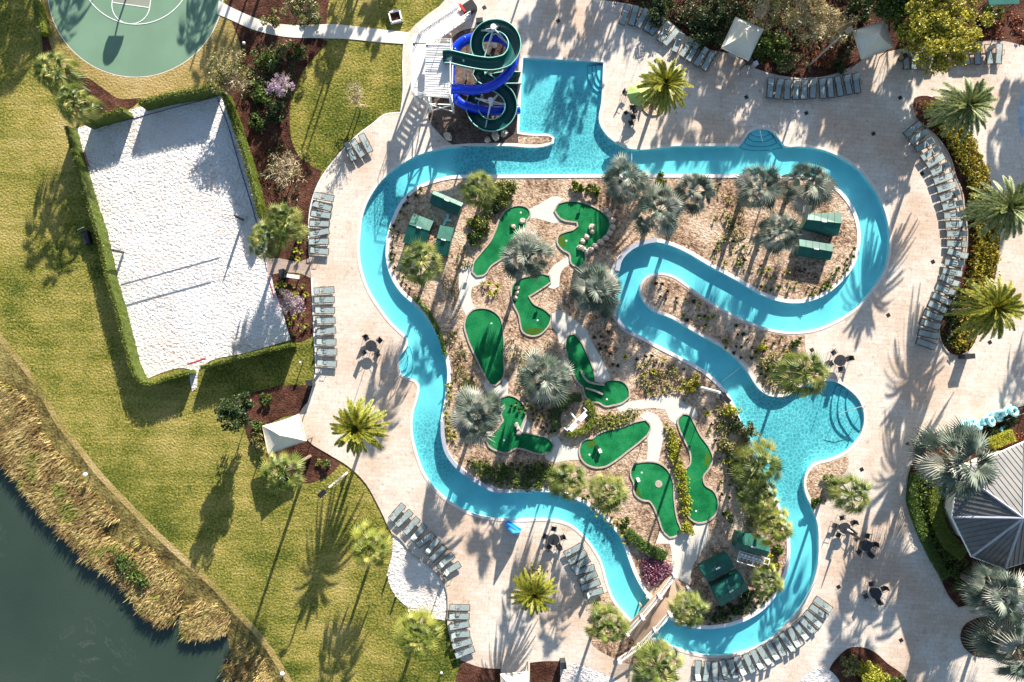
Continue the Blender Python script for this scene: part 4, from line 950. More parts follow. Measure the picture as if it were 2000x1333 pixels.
ctr = sum(cs, V((0,0,0)))/len(cs); b_ = B(); wl = [ctr+(q-ctr)*.78 for q in cs]; vs = [(q.x, q.y, 0) for q in wl]+[(q.x, q.y, 3.85) for q in wl]; n = len(wl)
ob('wall', mesh('wall', vs, [(i, (i+1) % n, n+(i+1) % n, n+i) for i in range(n)], 'walk'), hut)
# ---------- lamps, bins, small posts ----------
def lamp(px, py, h, lab, arm, heads=1, mat='steel', r=.11, head='black'):
    "tall area light; base at px,py on the ground, arm direction in px"
    x, y = P(px, py); t = thing('light_pole', lab, 'light pole', (x, y, .05)); b_ = B(); b_.bar((0,0,0), (0,0,h), r, 8, r*.7); ob('pole', b_.me('pole', mat), t)
    d = V((arm[0], -arm[1], 0)).normalized(); 
    for k in range(heads):
        s = 1 if k == 0 else -1; b_ = B(); b_.bar((0,0,h-.1), V((0,0,h))+d*.5*s, .05, 6); b_.box(V((0,0,h+.02))+d*.85*s, (.75,.45,.14), atan2(d.y, d.x)); ob('lamp_head', b_.me('lamp_head', head), t)
lamp(678, 924, 7.0, "tall pale light pole on the lawn below the left date palm", (-20, 18), 1, 'white')
lamp(1577, 131, 7.2, "tall grey light pole leaning over the bed between the cabanas", (18, -12), 1, 'steel')
lamp(1366, 757, 7.0, "white light pole by the river channel with two black heads", (14, 14), 1, 'white', .16)
x, y = P(1114, 806); t = thing('light_pole', "white twin floodlight pole in the dark planter of the golf", 'light pole', (x, y, .05), R(46)); b_ = B(); b_.bar((0,0,0), (0,0,7), .1, 8, .08); ob('pole', b_.me('pole', 'white'), t)
b_ = B(); b_.box((0,0,7.0), (2.5,.11,.11)); b_.box((-1.22,.12,7.0), (.1,.4,.1)); b_.box((1.22,.12,7.0), (.1,.4,.1)); ob('crossbar', b_.me('crossbar', 'white'), t)
for q in (-.62, .55): b_ = B(); b_.box((q,-.22,7.02), (.85,.34,.12)); ob('lamp_head', b_.me('lamp_head', 'paper_white'), t)
lamp(1255, -130, 6.0, "light pole beyond the top edge near the slides", (10, 10), 1)
for px, py, l, h in ((500,-250,"tall light pole north of the footpath",8),(545,-190,"second tall light pole north of the footpath",7),(735,-110,"light pole north of the lawn by the tower",9),(1040,-80,"light pole above the deck's top edge",6),(700,-40,"light pole among the trees above the path",7)):
    lamp(px, py, h, l, (10, 10), 1)
def globe(px, py, lab, h=.9, mat='globe', r=.22):
    x, y = P(px, py); t = thing('garden_light', lab, 'light', (x, y, .02)); b_ = B(); b_.bar((0,0,0), (0,0,h), .05, 6); ob('post', b_.me('post', 'bronze'), t)
    b_ = B(); vs = []; fs = []; n_, m_ = 10, 6
    for j in range(m_+1):
        for i in range(n_): a = 2*pi*i/n_; q = pi*j/m_; vs.append((r*sin(q)*cos(a), r*sin(q)*sin(a), h+r*cos(q)))
    for j in range(m_):
        for i in range(n_): fs.append((j*n_+i, (j+1)*n_+i, (j+1)*n_+(i+1) % n_, j*n_+(i+1) % n_))
    ob('lamp_globe', mesh('lamp_globe', vs, fs, mat, True), t)
globe(557, 1308, "white globe light on the bank at the bottom edge"); globe(177, 924, "white globe light at the mown edge above the reeds"); globe(592, 708, "small grey light in the grass patch beside the lounger column", 1.0, 'steel', .16)
globe(483, 92, "white light head in the mulch below the footpath", .9, 'globe', .16); globe(863, 1310, "small white light on the lower lawn", .5, 'globe', .13); globe(1885, 1141, "grey ball light under the hut's palms", .9, 'steel', .2); globe(672, 930, "white ground light at the base of the left light pole", .3, 'globe', .12)
globe(704, 218, "slim post light in the lawn above the lounger trio", 1.1, 'dark_metal', .07)
def binbox(px, py, lab, rz, d=(.5,.5,.9), mat='dark_metal', z=.1):
    x, y = P(px, py); t = thing('litter_bin', lab, 'bin', (x, y, z), rz); b_ = B(); b_.box((0,0,d[2]/2), d); ob('body', b_.me('body', mat), t); b_ = B(); b_.box((0,0,d[2]+.04), (d[0]*1.1, d[1]*1.1, .08)); ob('lid', b_.me('lid', mat), t)
binbox(611, 747, "dark bin at the deck edge above the cream cabana", .1, (.55,.5,1.1)); binbox(1879, 696, "dark bin at the foot of the long yellow hedge bed", .1, (.9,.45,1.1)); binbox(1099, 1290, "dark bin at the bottom edge left of the stones", .1, (.5,.6,1.1))
binbox(1459, 125, "black bin beside the first grey cabana", .4, (.4,.4,.9)); binbox(1470, 131, "pale round-cornered bin beside the black one", .4, (.4,.4,.8), 'steel'); binbox(1757, 117, "black bin by the second grey cabana", .3, (.4,.4,.9)); binbox(937, 45, "black low box behind the green spiral slide", .1, (.6,.4,.5)); binbox(555, 536, "dark bench box at the entry path mulch", .2, (.5,.8,.6), z=.05)
binbox(1410, 774, "black speaker box on the river's edge wall", .55, (.6,.5,.4)); binbox(1430, 107, "grey storage box in front of the first grey cabana", -.4, (.8,.5,.5), 'wall_top')
x, y = P(575, 541); b_ = B(); b_.box((x, y, .45), (1.2,.35,.08), -.15); t = thing('bench', "white bench at the entry path mulch bed", 'bench'); ob('seat', b_.me('seat', 'white'), t)
for s_ in (-.5, .5): b_ = B(); b_.box((x+s_, y-s_*.15, .22), (.08,.3,.42), -.15); ob('leg', b_.me('leg', 'white'), t)
x, y = P(773, 35); t = thing('planter_box', "square white planter frame on the lawn beside the footpath", 'planter', (x, y, 0), .25); b_ = B()
for a, d in (((0,.5),(1.2,.14)),((0,-.5),(1.2,.14)),((.53,0),(.14,1.1)),((-.53,0),(.14,1.1))): b_.box((a[0], a[1], .2), (d[0], d[1], .4))
ob('frame', b_.me('frame', 'white'), t); b_ = B(); b_.box((0,0,.14), (.95,.9,.1)); ob('soil', b_.me('soil', 'mulch'), t)
x, y = P(200, 213); t = thing('court_sign', "small white rules sign in the mulch at the sand court's entrance", 'sign', (x, y, 0), .1); b_ = B(); b_.bar((0,0,0), (0,0,1.2), .04, 6); ob('post', b_.me('post', 'white'), t); b_ = B(); b_.box((0,0,1.15), (.65,.3,.05)); ob('panel', b_.me('panel', 'paper_white'), t)
x, y = P(174, 466); t = thing('hedge_gap_shade', "black block in place of the shadowed gap in the long left hedge", 'shade block', (x, y, 0), .25); b_ = B(); b_.box((0,0,.35), (.6,1.3,.6)); ob('body', b_.me('body', 'black'), t); b_ = B(); b_.bar((-.4,.8,.95), (.3,.9,1.0), .04, 6); ob('handle', b_.me('handle', 'steel'), t)  # added black block draws the shadow of the hedge gap, pale bar across
x, y = P(827, 1101); t = thing('shower_post', "white curved foot shower at the small sand pit", 'shower', (x, y, .05)); b_ = B(); b_.tube([(0,0,0),(0,0,.9),(.15,0,1.0)], .04, 6); ob('pipe', b_.me('pipe', 'steel'), t); b_ = B(); b_.disc((0,0,0), .22, .05, 14); ob('base', b_.me('base', 'white'), t)
x, y = P(860, 1145); t = thing('garden_light', "slim post in the small sand pit", 'light', (x, y, .05)); b_ = B(); b_.bar((0,0,0), (0,0,1.3), .05, 6); ob('post', b_.me('post', 'bronze'), t)
x, y = P(1880+20, 0)
t = thing('green_roof', "teal fabric roof cut by the top right corner", 'shade roof'); b_ = B(); slab(b_, [(1925,-25),(1995,-30),(1990,8),(1932,10)], 2.6, .1); ob('canopy', b_.me('canopy', 'cover_green'), t)
for (a_, c_) in ((1930,5),(1988,4)): b2 = B(); q = Q(a_, c_, 2.5); b2.bar((q[0], q[1], 0), q, .05, 6); ob('post', b2.me('post', 'bronze'), t)
# low timber posts casting bars of shade on the lower lawn
for k, (px, py) in enumerate(((1100-341,1120),(770,1160),(797,1186),(882,1245),(872,1235),(890,1262))): pass
for px, py in ((760,1118),(776,1158),(801,1187)):
    x, y = P(px, py); b_ = B(); b_.bar((0,0,0), (0,0,.85), .09, 8); t = thing('timber_post', "short timber post on the lawn rim of the small sand pit", 'post', (x, y, 0), group='posts at the sand pit'); ob('shaft', b_.me('shaft', 'bark'), t); b_ = B(); b_.disc((0,0,.85), .1, .03, 8); ob('cap', b_.me('cap', 'white'), t)
# ---------- plants ----------
def fan_crown(seed, N, plen, r, nf, fused=.5, spread=125, e_hi=78, e_lo=-25, droop=.25, irregular=.15, mat='palm_sabal'):
    rnd = random.Random(seed); bb = B(); ga = pi*(3-5**.5)
    for i in range(N):
        f = (i+.5)/N; az = i*ga+rnd.uniform(-.25, .25); el = R(e_hi+(e_lo-e_hi)*f**.85+rnd.uniform(-8, 8))
        pl = plen*(1+rnd.uniform(-irregular, irregular)); rr = r*(1+rnd.uniform(-irregular, irregular))
        d = V((cos(az)*cos(el), sin(az)*cos(el), sin(el))); hub = d*pl-V((0,0,.10*pl*pl*cos(el)))
        el2 = el-R(rnd.uniform(12, 38)); d2 = V((cos(az)*cos(el2), sin(az)*cos(el2), sin(el2))); s = d2.cross(V((0,0,1))).normalized(); s = (s*cos(rnd.uniform(-.5,.5))+s.cross(d2)*sin(rnd.uniform(-.5,.5))).normalized(); n = s.cross(d2)
        w = .03; st = s*w; mid = hub*.5+V((0,0,.03*pl)); bb.add([-st*1.6, st*1.6, mid-st, mid+st, hub-st*.6, hub+st*.6], [(0,1,3,2),(2,3,5,4)])
        sp = R(spread); da = 2*sp/nf
        fv = [hub]; ff = []
        for k in range(nf):
            ph = -sp+da*(k+.5)+rnd.uniform(-.02, .02); L = rr*(1-.35*(abs(ph)/sp)**2)*rnd.uniform(.88, 1.08)
            def pt(a, rad, lift=0):
                q = d2*cos(a)+s*sin(a); return hub+q*rad+n*(lift-.18*rad*rad/rr+.14*abs(sin(a))*rad)-V((0,0,droop*rad*rad/rr))
            a_, b_ = pt(ph-da*.46, L*fused), pt(ph+da*.46, L*fused); c = pt(ph, L*fused, .07*L); t_ = pt(ph, L)-V((0,0,droop*.35*L)); z = len(fv)
            fv += [a_, c, b_, t_]; ff += [(0,z,z+1),(0,z+1,z+2),(z,z+3,z+1),(z+1,z+3,z+2)]
        bb.add(fv, ff)
    return bb.me('palm_crown', mat)
def pinnate_crown(seed, N, L, nl_, mat, e_hi=75, e_lo=-30, wid=.5, sag=.35):
    rnd = random.Random(seed); bb = B(); ga = pi*(3-5**.5)
    for i in range(N):
        f = (i+.5)/N; az = i*ga+rnd.uniform(-.2, .2); el = R(e_hi+(e_lo-e_hi)*f+rnd.uniform(-7, 7)); LL = L*rnd.uniform(.85, 1.1)
        d = V((cos(az)*cos(el), sin(az)*cos(el), sin(el))); h = V((cos(az), sin(az), 0)); s = V((-sin(az), cos(az), 0)); pts = []
        for j in range(9): t = j/8*LL; pts.append(d*t-V((0,0,sag*t*t/LL*(0.5+.8*cos(el)))))
        for j in range(8):
            w = .05*(1-j/9); a, b = pts[j], pts[j+1]; bb.add([a-s*w, a+s*w, b+s*w*.85, b-s*w*.85], [(0,1,2,3)])
        for j in range(nl_):
            t = .12+.88*(j+.5)/nl_; k = min(7, int(t*8)); p = pts[k].lerp(pts[k+1], t*8-k); tg = (pts[k+1]-pts[k]).normalized(); up = s.cross(tg)
            if up.z < 0: up = -up
            ll = wid*(sin(pi*min(1, t*.85+.12))**.6)*rnd.uniform(.85, 1.15)
            for sd in (-1, 1):
                o = (s*sd*.62+tg*.80+up*.22).normalized()*ll; e = p+o-V((0,0,.18*ll)); w = s*.03; bb.add([p-w, p+w, p+o*.5+w*1.1-V((0,0,.01)), e, p+o*.5-w*1.1], [(0,1,2,4),(4,2,3)])
    return bb.me('palm_crown', mat)
def skirt(seed, mat='trunk'):
    pass
def trunk_me(h, r, lean=(0,0), mat='trunk', flare=1.25):
    bb = B(); n = max(3, int(h/.8)); pts = []; rs = []
    for i in range(n+1): t = i/n; pts.append((lean[0]*t*t, lean[1]*t*t, h*t)); rs.append(r*(flare-(flare-1)*min(1, t*4)-.12*t)*(1+.05*(i % 2)))
    bb.tube(pts, rs, 9); return bb.me('trunk', mat)
DATE = [pinnate_crown(s, 74, 2.5, 34, m, wid=.36, e_lo=-42) for s, m in ((1, 'palm_date'), (2, 'palm_date'), (3, 'palm_date'), (4, 'palm_date_green'))]
SABAL = [fan_crown(s, 38, 1.15, 1.0, 14, .42, 82, 86, -45, .32, .24, m) for s, m in ((11, 'palm_sabal'), (12, 'palm_sabal'), (13, 'palm_sabal'), (14, 'palm_sabal'), (15, 'palm_sabal'))]
YELL = [fan_crown(s, 36, 1.15, .98, 14, .42, 82, 86, -45, .35, .25, 'palm_yellow') for s in (21, 22)]
SILV = [fan_crown(s, 34, 1.4, 1.4, 18, .5, 84, 87, -34, .14, .26, 'palm_silver') for s in (31, 32, 33, 34, 35, 36)]
NP_ = 0
def palm(px, py, h, rad, kind, lab, grp=None, tr=.17, rz=None):
    "px,py is the crown centre in the photo; h its height; rad its radius in px"
    global NP_; NP_ += 1
    k = {'date': (DATE[:3], 49), 'dateg': (DATE[3:], 49), 'sabal': (SABAL, 42), 'yellow': (YELL, 41), 'silver': (SILV, 57)}[kind]
    x, y = P(px, py, h); lx, ly = random.uniform(-.15, .15), random.uniform(-.15, .15)
    t = thing('palm_tree', lab, 'palm tree', (x-lx, y-ly, .05), 0, group=grp)
    ob('trunk', trunk_me(h, tr), t); me_ = k[0][NP_ % len(k[0])]; sc = rad/k[1]*random.uniform(.9, 1.08)
    c = ob('crown', me_, t, (lx*0, ly*0, h), random.random()*6 if rz is None else rz, sc*(H)/(H-h)*.97); t.location = (x, y, .05)
    return t
for a in ((1300,165,6.0,52,'date',"yellow-green date palm in a round planter near the half-round steps"),(697,837,6.0,47,'date',"yellow-green date palm on the deck beside the cream lawn cabana"),(1043,1160,4.2,47,'date',"date palm in a round planter on the lower deck below the river"),
 (1888,207,6.6,56,'dateg',"big date palm at the top of the long hedge bed"),(1968,405,6.5,52,'dateg',"dark green date palm right of the long hedge bed"),(1943,602,6.5,55,'date',"golden date palm by the lower end of the long hedge bed")):
    palm(*a)
for a in ((110,142,5.2,46,'sabal',"upper green fan palm at the sand court's top left corner"),(146,205,5.0,44,'sabal',"lower green fan palm at the sand court's top left corner"),(558,438,4.6,42,'sabal',"fan palm in mulch right of its twin by the sand court"),(517,470,4.6,38,'sabal',"fan palm overhanging the sand court's right edge"),
 (553,922,8.5,42,'sabal',"pale green fan palm whose crown hides a cabana shadow on the lower lawn"),(824,512,5.6,44,'sabal',"bushy green fan palm below the two wide equipment boxes"),(935,372,5.3,44,'sabal',"fan palm reaching over the river above the round hedge"),
 (1187,1222,5.0,44,'sabal',"fan palm in the bed left of the footbridge"),(1284,1303,5.0,48,'sabal',"fan palm below the footbridge at the bottom edge"),(1347,1192,4.8,40,'sabal',"fan palm right of the footbridge on the island"),(1112,942,5.3,38,'sabal',"left of the two fan palms hanging over the lower river"),
 (1190,965,5.3,46,'sabal',"right one of the two fan palms hanging over the lower river"),(1480,908,5.2,48,'sabal',"fan palm leaning over the kidney pool's left shore"),(1484,972,5.0,36,'sabal',"small dark fan palm below the kidney pool's left shore palm"),(1513,1030,4.6,42,'yellow',"yellow fan palm above the pump rack at the river's right channel"),
 (1572,732,5.3,48,'sabal',"fan palm at the notch between strip bed and kidney pool"),(1662,966,5.4,46,'sabal',"lone sabal palm on the deck right of the narrow river"),(1500,1135,4.2,36,'sabal',"low fan palm between the lowest green box and the river"),
 (722,1070,5.3,46,'yellow',"yellow-green fan palm on the lawn beside the small sand pit"),(815,1240,4.8,46,'yellow',"yellow fan palm on the lower lawn beside the lounger fan")):
    palm(*a, tr=.15)
for a in ((1027,500,5.3,54,'silver',"silver palm between the long green and the boot-shaped green"),(1165,568,5.3,62,'silver',"biggest silver palm at the river tongue's tip"),(1222,355,5.3,50,'silver',"silver palm at the top channel, leftmost of the upper cluster"),(1287,415,5.3,52,'silver',"silver palm lowest in the upper middle cluster"),(1354,375,5.3,42,'silver',"smaller silver palm at the right of the upper middle cluster"),
 (1482,368,5.3,48,'silver',"silver palm left in the right lobe cluster"),(1577,368,5.3,58,'silver',"largest silver palm in the right lobe cluster by the river"),(1520,455,5.3,48,'silver',"silver palm lowest in the right lobe cluster"),(1065,742,5.3,60,'silver',"silver palm in the middle of the golf above the dark planter"),(930,808,5.3,58,'silver',"silver palm over the dogleg green at the left shore"),
 (1868,902,6.4,74,'silver',"huge silver palm over the corner of the grey hut roof"),(1945,1160,5.4,68,'silver',"silver palm below the grey hut, upper of the two"),(1985,1262,5.2,66,'silver',"silver palm in the corner bed below the hut, lower of the two")):
    palm(*a, tr=.2)
# palms beyond the frame whose shade falls into it
for k, (tx, ty, h, rad, kd) in enumerate(((128,25,6.5,40,'sabal'),(388,42,6.5,38,'sabal'),(408,135,7.5,30,'sabal'),(472,100,6.0,22,'sabal'),(30,90,7.0,50,'sabal'),(1730,400,9.0,60,'silver'),(1800,430,8.0,40,'sabal'),(1975,350,8.0,60,'silver'),(1760,1060,7.5,50,'silver'),(1690,1110,7.0,46,'sabal'),(1800,1120,7.0,50,'silver'),(1985,760,7.0,40,'sabal'))):
    off = h/tan(SUN_EL)*20; gx, gy = tx-SDX*off, ty+SDY*off; q = H/(H-h)
    if k in (5, 6, 8, 9, 10): continue
    palm(1000+(gx-1000)*q, 666.5+(gy-666.5)*q, h, rad, kd, f"palm beyond the {'right' if tx > 1900 else 'top'} edge whose shadow crosses the ground", grp='palms beyond the photo edge', tr=.16)
# leafy volumes
def leaves(seed, n, rx, ry, rz, size, mat, clump=0, shell=.55, zc=None, name='crown', shape='ell', clumps=None):
    rs = np.random.RandomState(seed)
    if clumps:
        K = clumps; cc = rs.normal(size=(K, 3)); cc /= np.linalg.norm(cc, axis=1)[:, None]; cc *= rs.uniform(.25, .9, (K, 1)); idx = rs.randint(0, K, n)
        q = rs.normal(size=(n, 3)); q /= np.linalg.norm(q, axis=1)[:, None]; q *= (rs.uniform(.5, 1, (n, 1)))*clump*rs.uniform(.6, 1.2, K)[idx][:, None]; p = cc[idx]+q
    elif shape == 'box':
        p = rs.uniform(-1, 1, (n, 3)); 
        top = rs.rand(n) < .5; p[top, 2] = rs.uniform(.75, 1.0, top.sum()); 
        side = ~top; ax = rs.randint(0, 2, n); sg = rs.choice([-1, 1], n)
        for a in (0, 1): m_ = side & (ax == a); p[m_, a] = sg[m_]*rs.uniform(.8, 1.0, m_.sum())
    else:
        q = rs.normal(size=(n, 3)); q /= np.linalg.norm(q, axis=1)[:, None]; p = q*(rs.uniform(shell, 1, (n, 1)))
    p = p*np.array([rx, ry, rz]); zc = rz if zc is None else zc
    a = rs.normal(size=(n, 3)); a /= np.linalg.norm(a, axis=1)[:, None]; b = rs.normal(size=(n, 3)); b -= (b*a).sum(1)[:, None]*a; b /= np.linalg.norm(b, axis=1)[:, None]
    sz = size*rs.uniform(.6, 1.3, (n, 1)); a *= sz; b *= sz*.55; p[:, 2] += zc; p[:, 2] = np.maximum(p[:, 2], .02)
    vs = np.empty((n, 4, 3)); vs[:, 0] = p-a; vs[:, 1] = p+b; vs[:, 2] = p+a; vs[:, 3] = p-b
    me = bpy.data.meshes.new(name); f = np.arange(n*4).reshape(n, 4); me.from_pydata(vs.reshape(-1, 3).tolist(), [], f.tolist()); me.update(); me.materials.append(MATS[mat]); return me
def bush(px, py, r, lab, mat='bush', n=420, h=.8, grp=None, size=.13, clumps=None, clump=.4, sx=1, sy=1, rz=0, name='bush', cat='bush', z=.1):
    x, y = P(px, py, h*.5); R_ = r/20
    me_ = leaves(int(px*7+py), n, R_*sx, R_*sy, h*.5, size, mat, clumps=clumps, clump=clump, name=name)
    return thing(name, lab, cat, (x, y, z), rz, group=grp, me=me_)
def branches(seed, h, spread, levels=3, r0=.12, mat='twig', n0=5, up=.9):
    rnd = random.Random(seed); bb = B()
    def grow(p, d, L, r, lv):
        e = p+d*L; bb.bar(p, e, r, 5 if lv > 1 else 3, r*.6, cap=False)
        if lv <= 0: return
        for k in range(n0 if lv == levels else 4):
            a = rnd.uniform(0, 2*pi); t = rnd.uniform(.45, 1.0); u = V((cos(a), sin(a), rnd.uniform(-.1, up))).normalized()
            grow(p.lerp(e, t), (d*.55+u*.75).normalized(), L*rnd.uniform(.55, .8), r*.55, lv-1)
    grow(V((0,0,0)), V((0,0,1)), h*.4, r0, levels); return bb
def tree(px, py, h, rpx, lab, leafs, mat, size=.16, clumps=34, clump=.28, tw='bark', lv=3, seed=1, zr=.45, grp=None, name='tree'):
    x, y = P(px, py, h*.6); t = thing(name, lab, 'tree', (x, y, .05), group=grp); r = rpx/20*.94
    bb = branches(seed, h*.9, r, lv, .06*h**.5, tw); s = r*1.0/max(.1, max(hypot(v_.x, v_.y) for v_ in bb.v)); zmax = max(v_.z for v_ in bb.v); bb.v = [V((q.x*s*min(1, q.z/(.35*h)+.2), q.y*s*min(1, q.z/(.35*h)+.2), q.z*h*.93/zmax)) for q in bb.v]
    ob('trunk', bb.me('trunk', tw), t)
    if leafs: ob('crown', leaves(seed+5, leafs, r, r, h*zr*.62, size, mat, clumps=clumps, clump=clump, zc=h*.66), t)
    return t
tree(1832,58,6.5,108, "big yellow-green tree spilling over the top right loungers", 19000, 'tree_yellow', .15, 120, .17, seed=3, zr=.4)
tree(1745,10,5.5,60, "dense green tree behind the second grey cabana", 6000, 'bush', .17, 50, .24, seed=4)
tree(462,802,6.6,42, "round dark glossy tree on the lawn left of the cream cabana", 5200, 'bush_dark', .13, 60, .24, zr=.55, seed=5)
tree(455,150,4.6,56, "wispy olive tree with fine twigs above the sand court", 2600, 'olive', .10, 40, .24, 'twig', 4, seed=6)
tree(562,328,3.8,52, "nearly bare tan tree in the mulch left of the rounded lawn", 700, 'tree_gold', .08, 30, .22, 'twig', 4, seed=7)
tree(690,186,4.0,40, "sparse leafless tree standing in the lawn", 380, 'olive', .08, 26, .2, 'twig', 4, seed=8)
tree(548,168,3.2,32, "lilac crape myrtle in the dark mulch bed", 1500, 'blossom', .08, 26, .26, 'twig_pale', 4, seed=9)
tree(568,592,2.6,34, "pink-lilac crape myrtle below the entry path", 1100, 'blossom', .08, 26, .26, 'twig_pale', 4, seed=10)
tree(590,14,4.0,44, "pale olive tree above the footpath", 2600, 'olive', .11, 36, .24, 'twig', 4, seed=11)
tree(1580,30,5.0,62, "thin golden tree above the cabana rows", 5200, 'tree_gold', .10, 60, .2, 'twig', 4, seed=12)
tree(1500,20,4.6,46, "olive thin tree left of the golden one at the top", 1800, 'olive', .10, 40, .2, 'twig', 4, seed=13)
tree(1640,60,4.0,40, "small golden tree above the grey light pole", 1200, 'tree_gold', .10, 30, .22, 'twig', 4, seed=14)
# broad trees beyond the top edge which shade the upper deck
def shade_tree(tx, ty, h, r, n, seed, mat, kind=0):
    n = int(n*1.0)
    "a real tree standing up-sun of a patch of dappled ground at tx,ty (px)"
    hc = h*.66; off = hc/tan(SUN_EL)*20; gx, gy = tx-SDX*off, ty+SDY*off; k = H/(H-h*.6)
    tree(1000+(gx-1000)*k, 666.5+(gy-666.5)*k, h, r, "broad tree beyond the photo's edge whose dappled shade falls on the paving", n, mat, .22, 34, .17, 'bark', 3, seed=seed, zr=.34, grp='trees beyond the photo edge')
for k, (tx, ty, h, r, n) in enumerate(((1080,30,11,75,2200),(1165,85,10,55,900),(1370,175,12,62,1500),(1430,240,12.5,75,1500),(1310,250,12,36,500),(1600,205,11.5,62,1400),(1665,235,11.5,70,1800),(1745,190,11,60,1500),(1990,230,11,60,2200),(1985,340,11.5,60,1800),(1110,190,12,55,500),(0,60,10,75,2400),(745,15,9,45,1500),(650,90,9,45,900),(1250,30,10,50,900),(1960,420,12,45,700),(1730,235,9,40,500))):
    shade_tree(tx, ty, h, r, n, 30+k, 'olive' if k % 2 else 'bush')
# hedges
def hedge(name, lab, pts, w, h, mat='hedge', dens=120, closed=False, cat='hedge'):
    "pts: px line along the hedge's TOP centre"
    rs = np.random.RandomState(int(pts[0][0])); l = smooth_loop(pts, 8, closed); W_ = [V((*P(p.x, p.y, h), 0)) for p in l]
    bb = B(); hw = w/2; n = len(W_); vs = []
    for i, p in enumerate(W_):
        a = W_[max(0, i-1)]; b = W_[min(n-1, i+1)]; d = (b-a).normalized(); u = V((-d.y, d.x, 0)); j = lambda s_: rs.uniform(-s_, s_)
        for (o, z) in ((-hw, .02), (-hw*1.0, h*.55), (-hw*.86, h*.95), (0, h), (hw*.86, h*.95), (hw, h*.55), (hw, .02)): vs.append(p+u*(o*(.93)+j(.05))+V((0,0,z+(j(.05) if z > .1 else 0)-.06*(z > .1))))
    fs = [(i*7+k, i*7+k+1, (i+1)*7+k+1, (i+1)*7+k) for i in range(n-1) for k in range(6)]+[tuple(range(7))[::-1], tuple((n-1)*7+k for k in range(7))]
    bb.add(vs, fs); L_ = sum((W_[i+1]-W_[i]).length for i in range(n-1)); m = int(L_*dens*(w+h))
    for _ in range(m):
        t = rs.rand()*(n-1); i = int(t); p = W_[i].lerp(W_[min(n-1, i+1)], t-i); d = (W_[min(n-1, i+1)]-W_[i]).normalized(); u = V((-d.y, d.x, 0))
        if rs.rand() < .55: o = rs.uniform(-hw, hw); z = h+rs.uniform(-.06, .08)
        else: o = hw*rs.choice([-1, 1])*rs.uniform(.95, 1.05); z = rs.uniform(.05, h)
        c = p+u*o+V((0,0,z)); a = V(rs.normal(size=3)).normalized()*rs.uniform(.04, .085); b = a.orthogonal().normalized()*rs.uniform(.025, .05); b.rotate(Matrix.Rotation(rs.uniform(0, 6), 3, a)); bb.add([c-a, c+b, c+a, c-b], [(0,1,2,3)])
    return thing(name, lab, cat, me=bb.me(name, mat))
hedge('hedge', "long clipped hedge down the left side of the sand court, turning at its bottom corner", [(128,246),(140,292),(155,345),(172,400),(192,465),(208,540),(228,610),(246,680),(258,722),(272,745),(288,750),(330,738),(368,727)], .4, 1.7)
hedge('hedge', "clipped hedge along the sand court's bottom right edge", [(390,718),(440,706),(500,690),(568,674)], .4, 1.75)
hedge('hedge', "low clipped hedge above the sand court's top edge", [(268,200),(330,186),(380,177),(418,168)], .5, 1.95)
hedge('hedge', "short clipped hedge at the sand court's top left entrance", [(160,238),(200,226),(240,214)], .5, 1.95)
hedge('hedge', "narrow clipped hedge along the sand court's right edge", [(434,180),(452,230),(472,290),(492,360),(508,425)], .5, 1.95)
hedge('hedge', "clipped hedge bordering the top left mulch strip", [(66,0),(72,30),(80,62)], .7, 1.2)
hedge('hedge', "lime yellow clipped hedge block beside the hut roof", [(1938,868),(1960,858),(1982,850)], 1.2, .9, 'hedge_lime', 260)
hedge('hedge', "bright green low hedge curving to the purple flower bed", [(1225,1040),(1250,1062),(1275,1078),(1302,1088)], 1.0, .6, 'bush', 150)
hedge('hedge', "trimmed olive hedge hugging the left side of the hut", [(1835,945),(1830,990),(1840,1030),(1862,1068),(1885,1085)], 1.5, .8, 'hedge', 110)
hedge('hedge', "dark low hedge along the hut bed's curved edge", [(1790,925),(1783,970),(1800,1030),(1825,1085),(1850,1130)], .9, .6, 'bush', 130)
hedge('hedge', "low row of small shrubs lining the left river bank", [(808,580),(830,604),(848,632),(862,665),(870,695)], .45, .45, 'bush', 150)
hedge('hedge', "dark hedge round the planter's top left side", [(1088,838),(1086,815),(1096,792),(1118,778),(1136,776)], .9, .7, 'bush_dark', 120)
hedge('hedge', "green hedge round the planter's lower right side", [(1105,845),(1125,848),(1146,838),(1158,818),(1154,795),(1146,783)], .7, .6, 'hedge', 120)
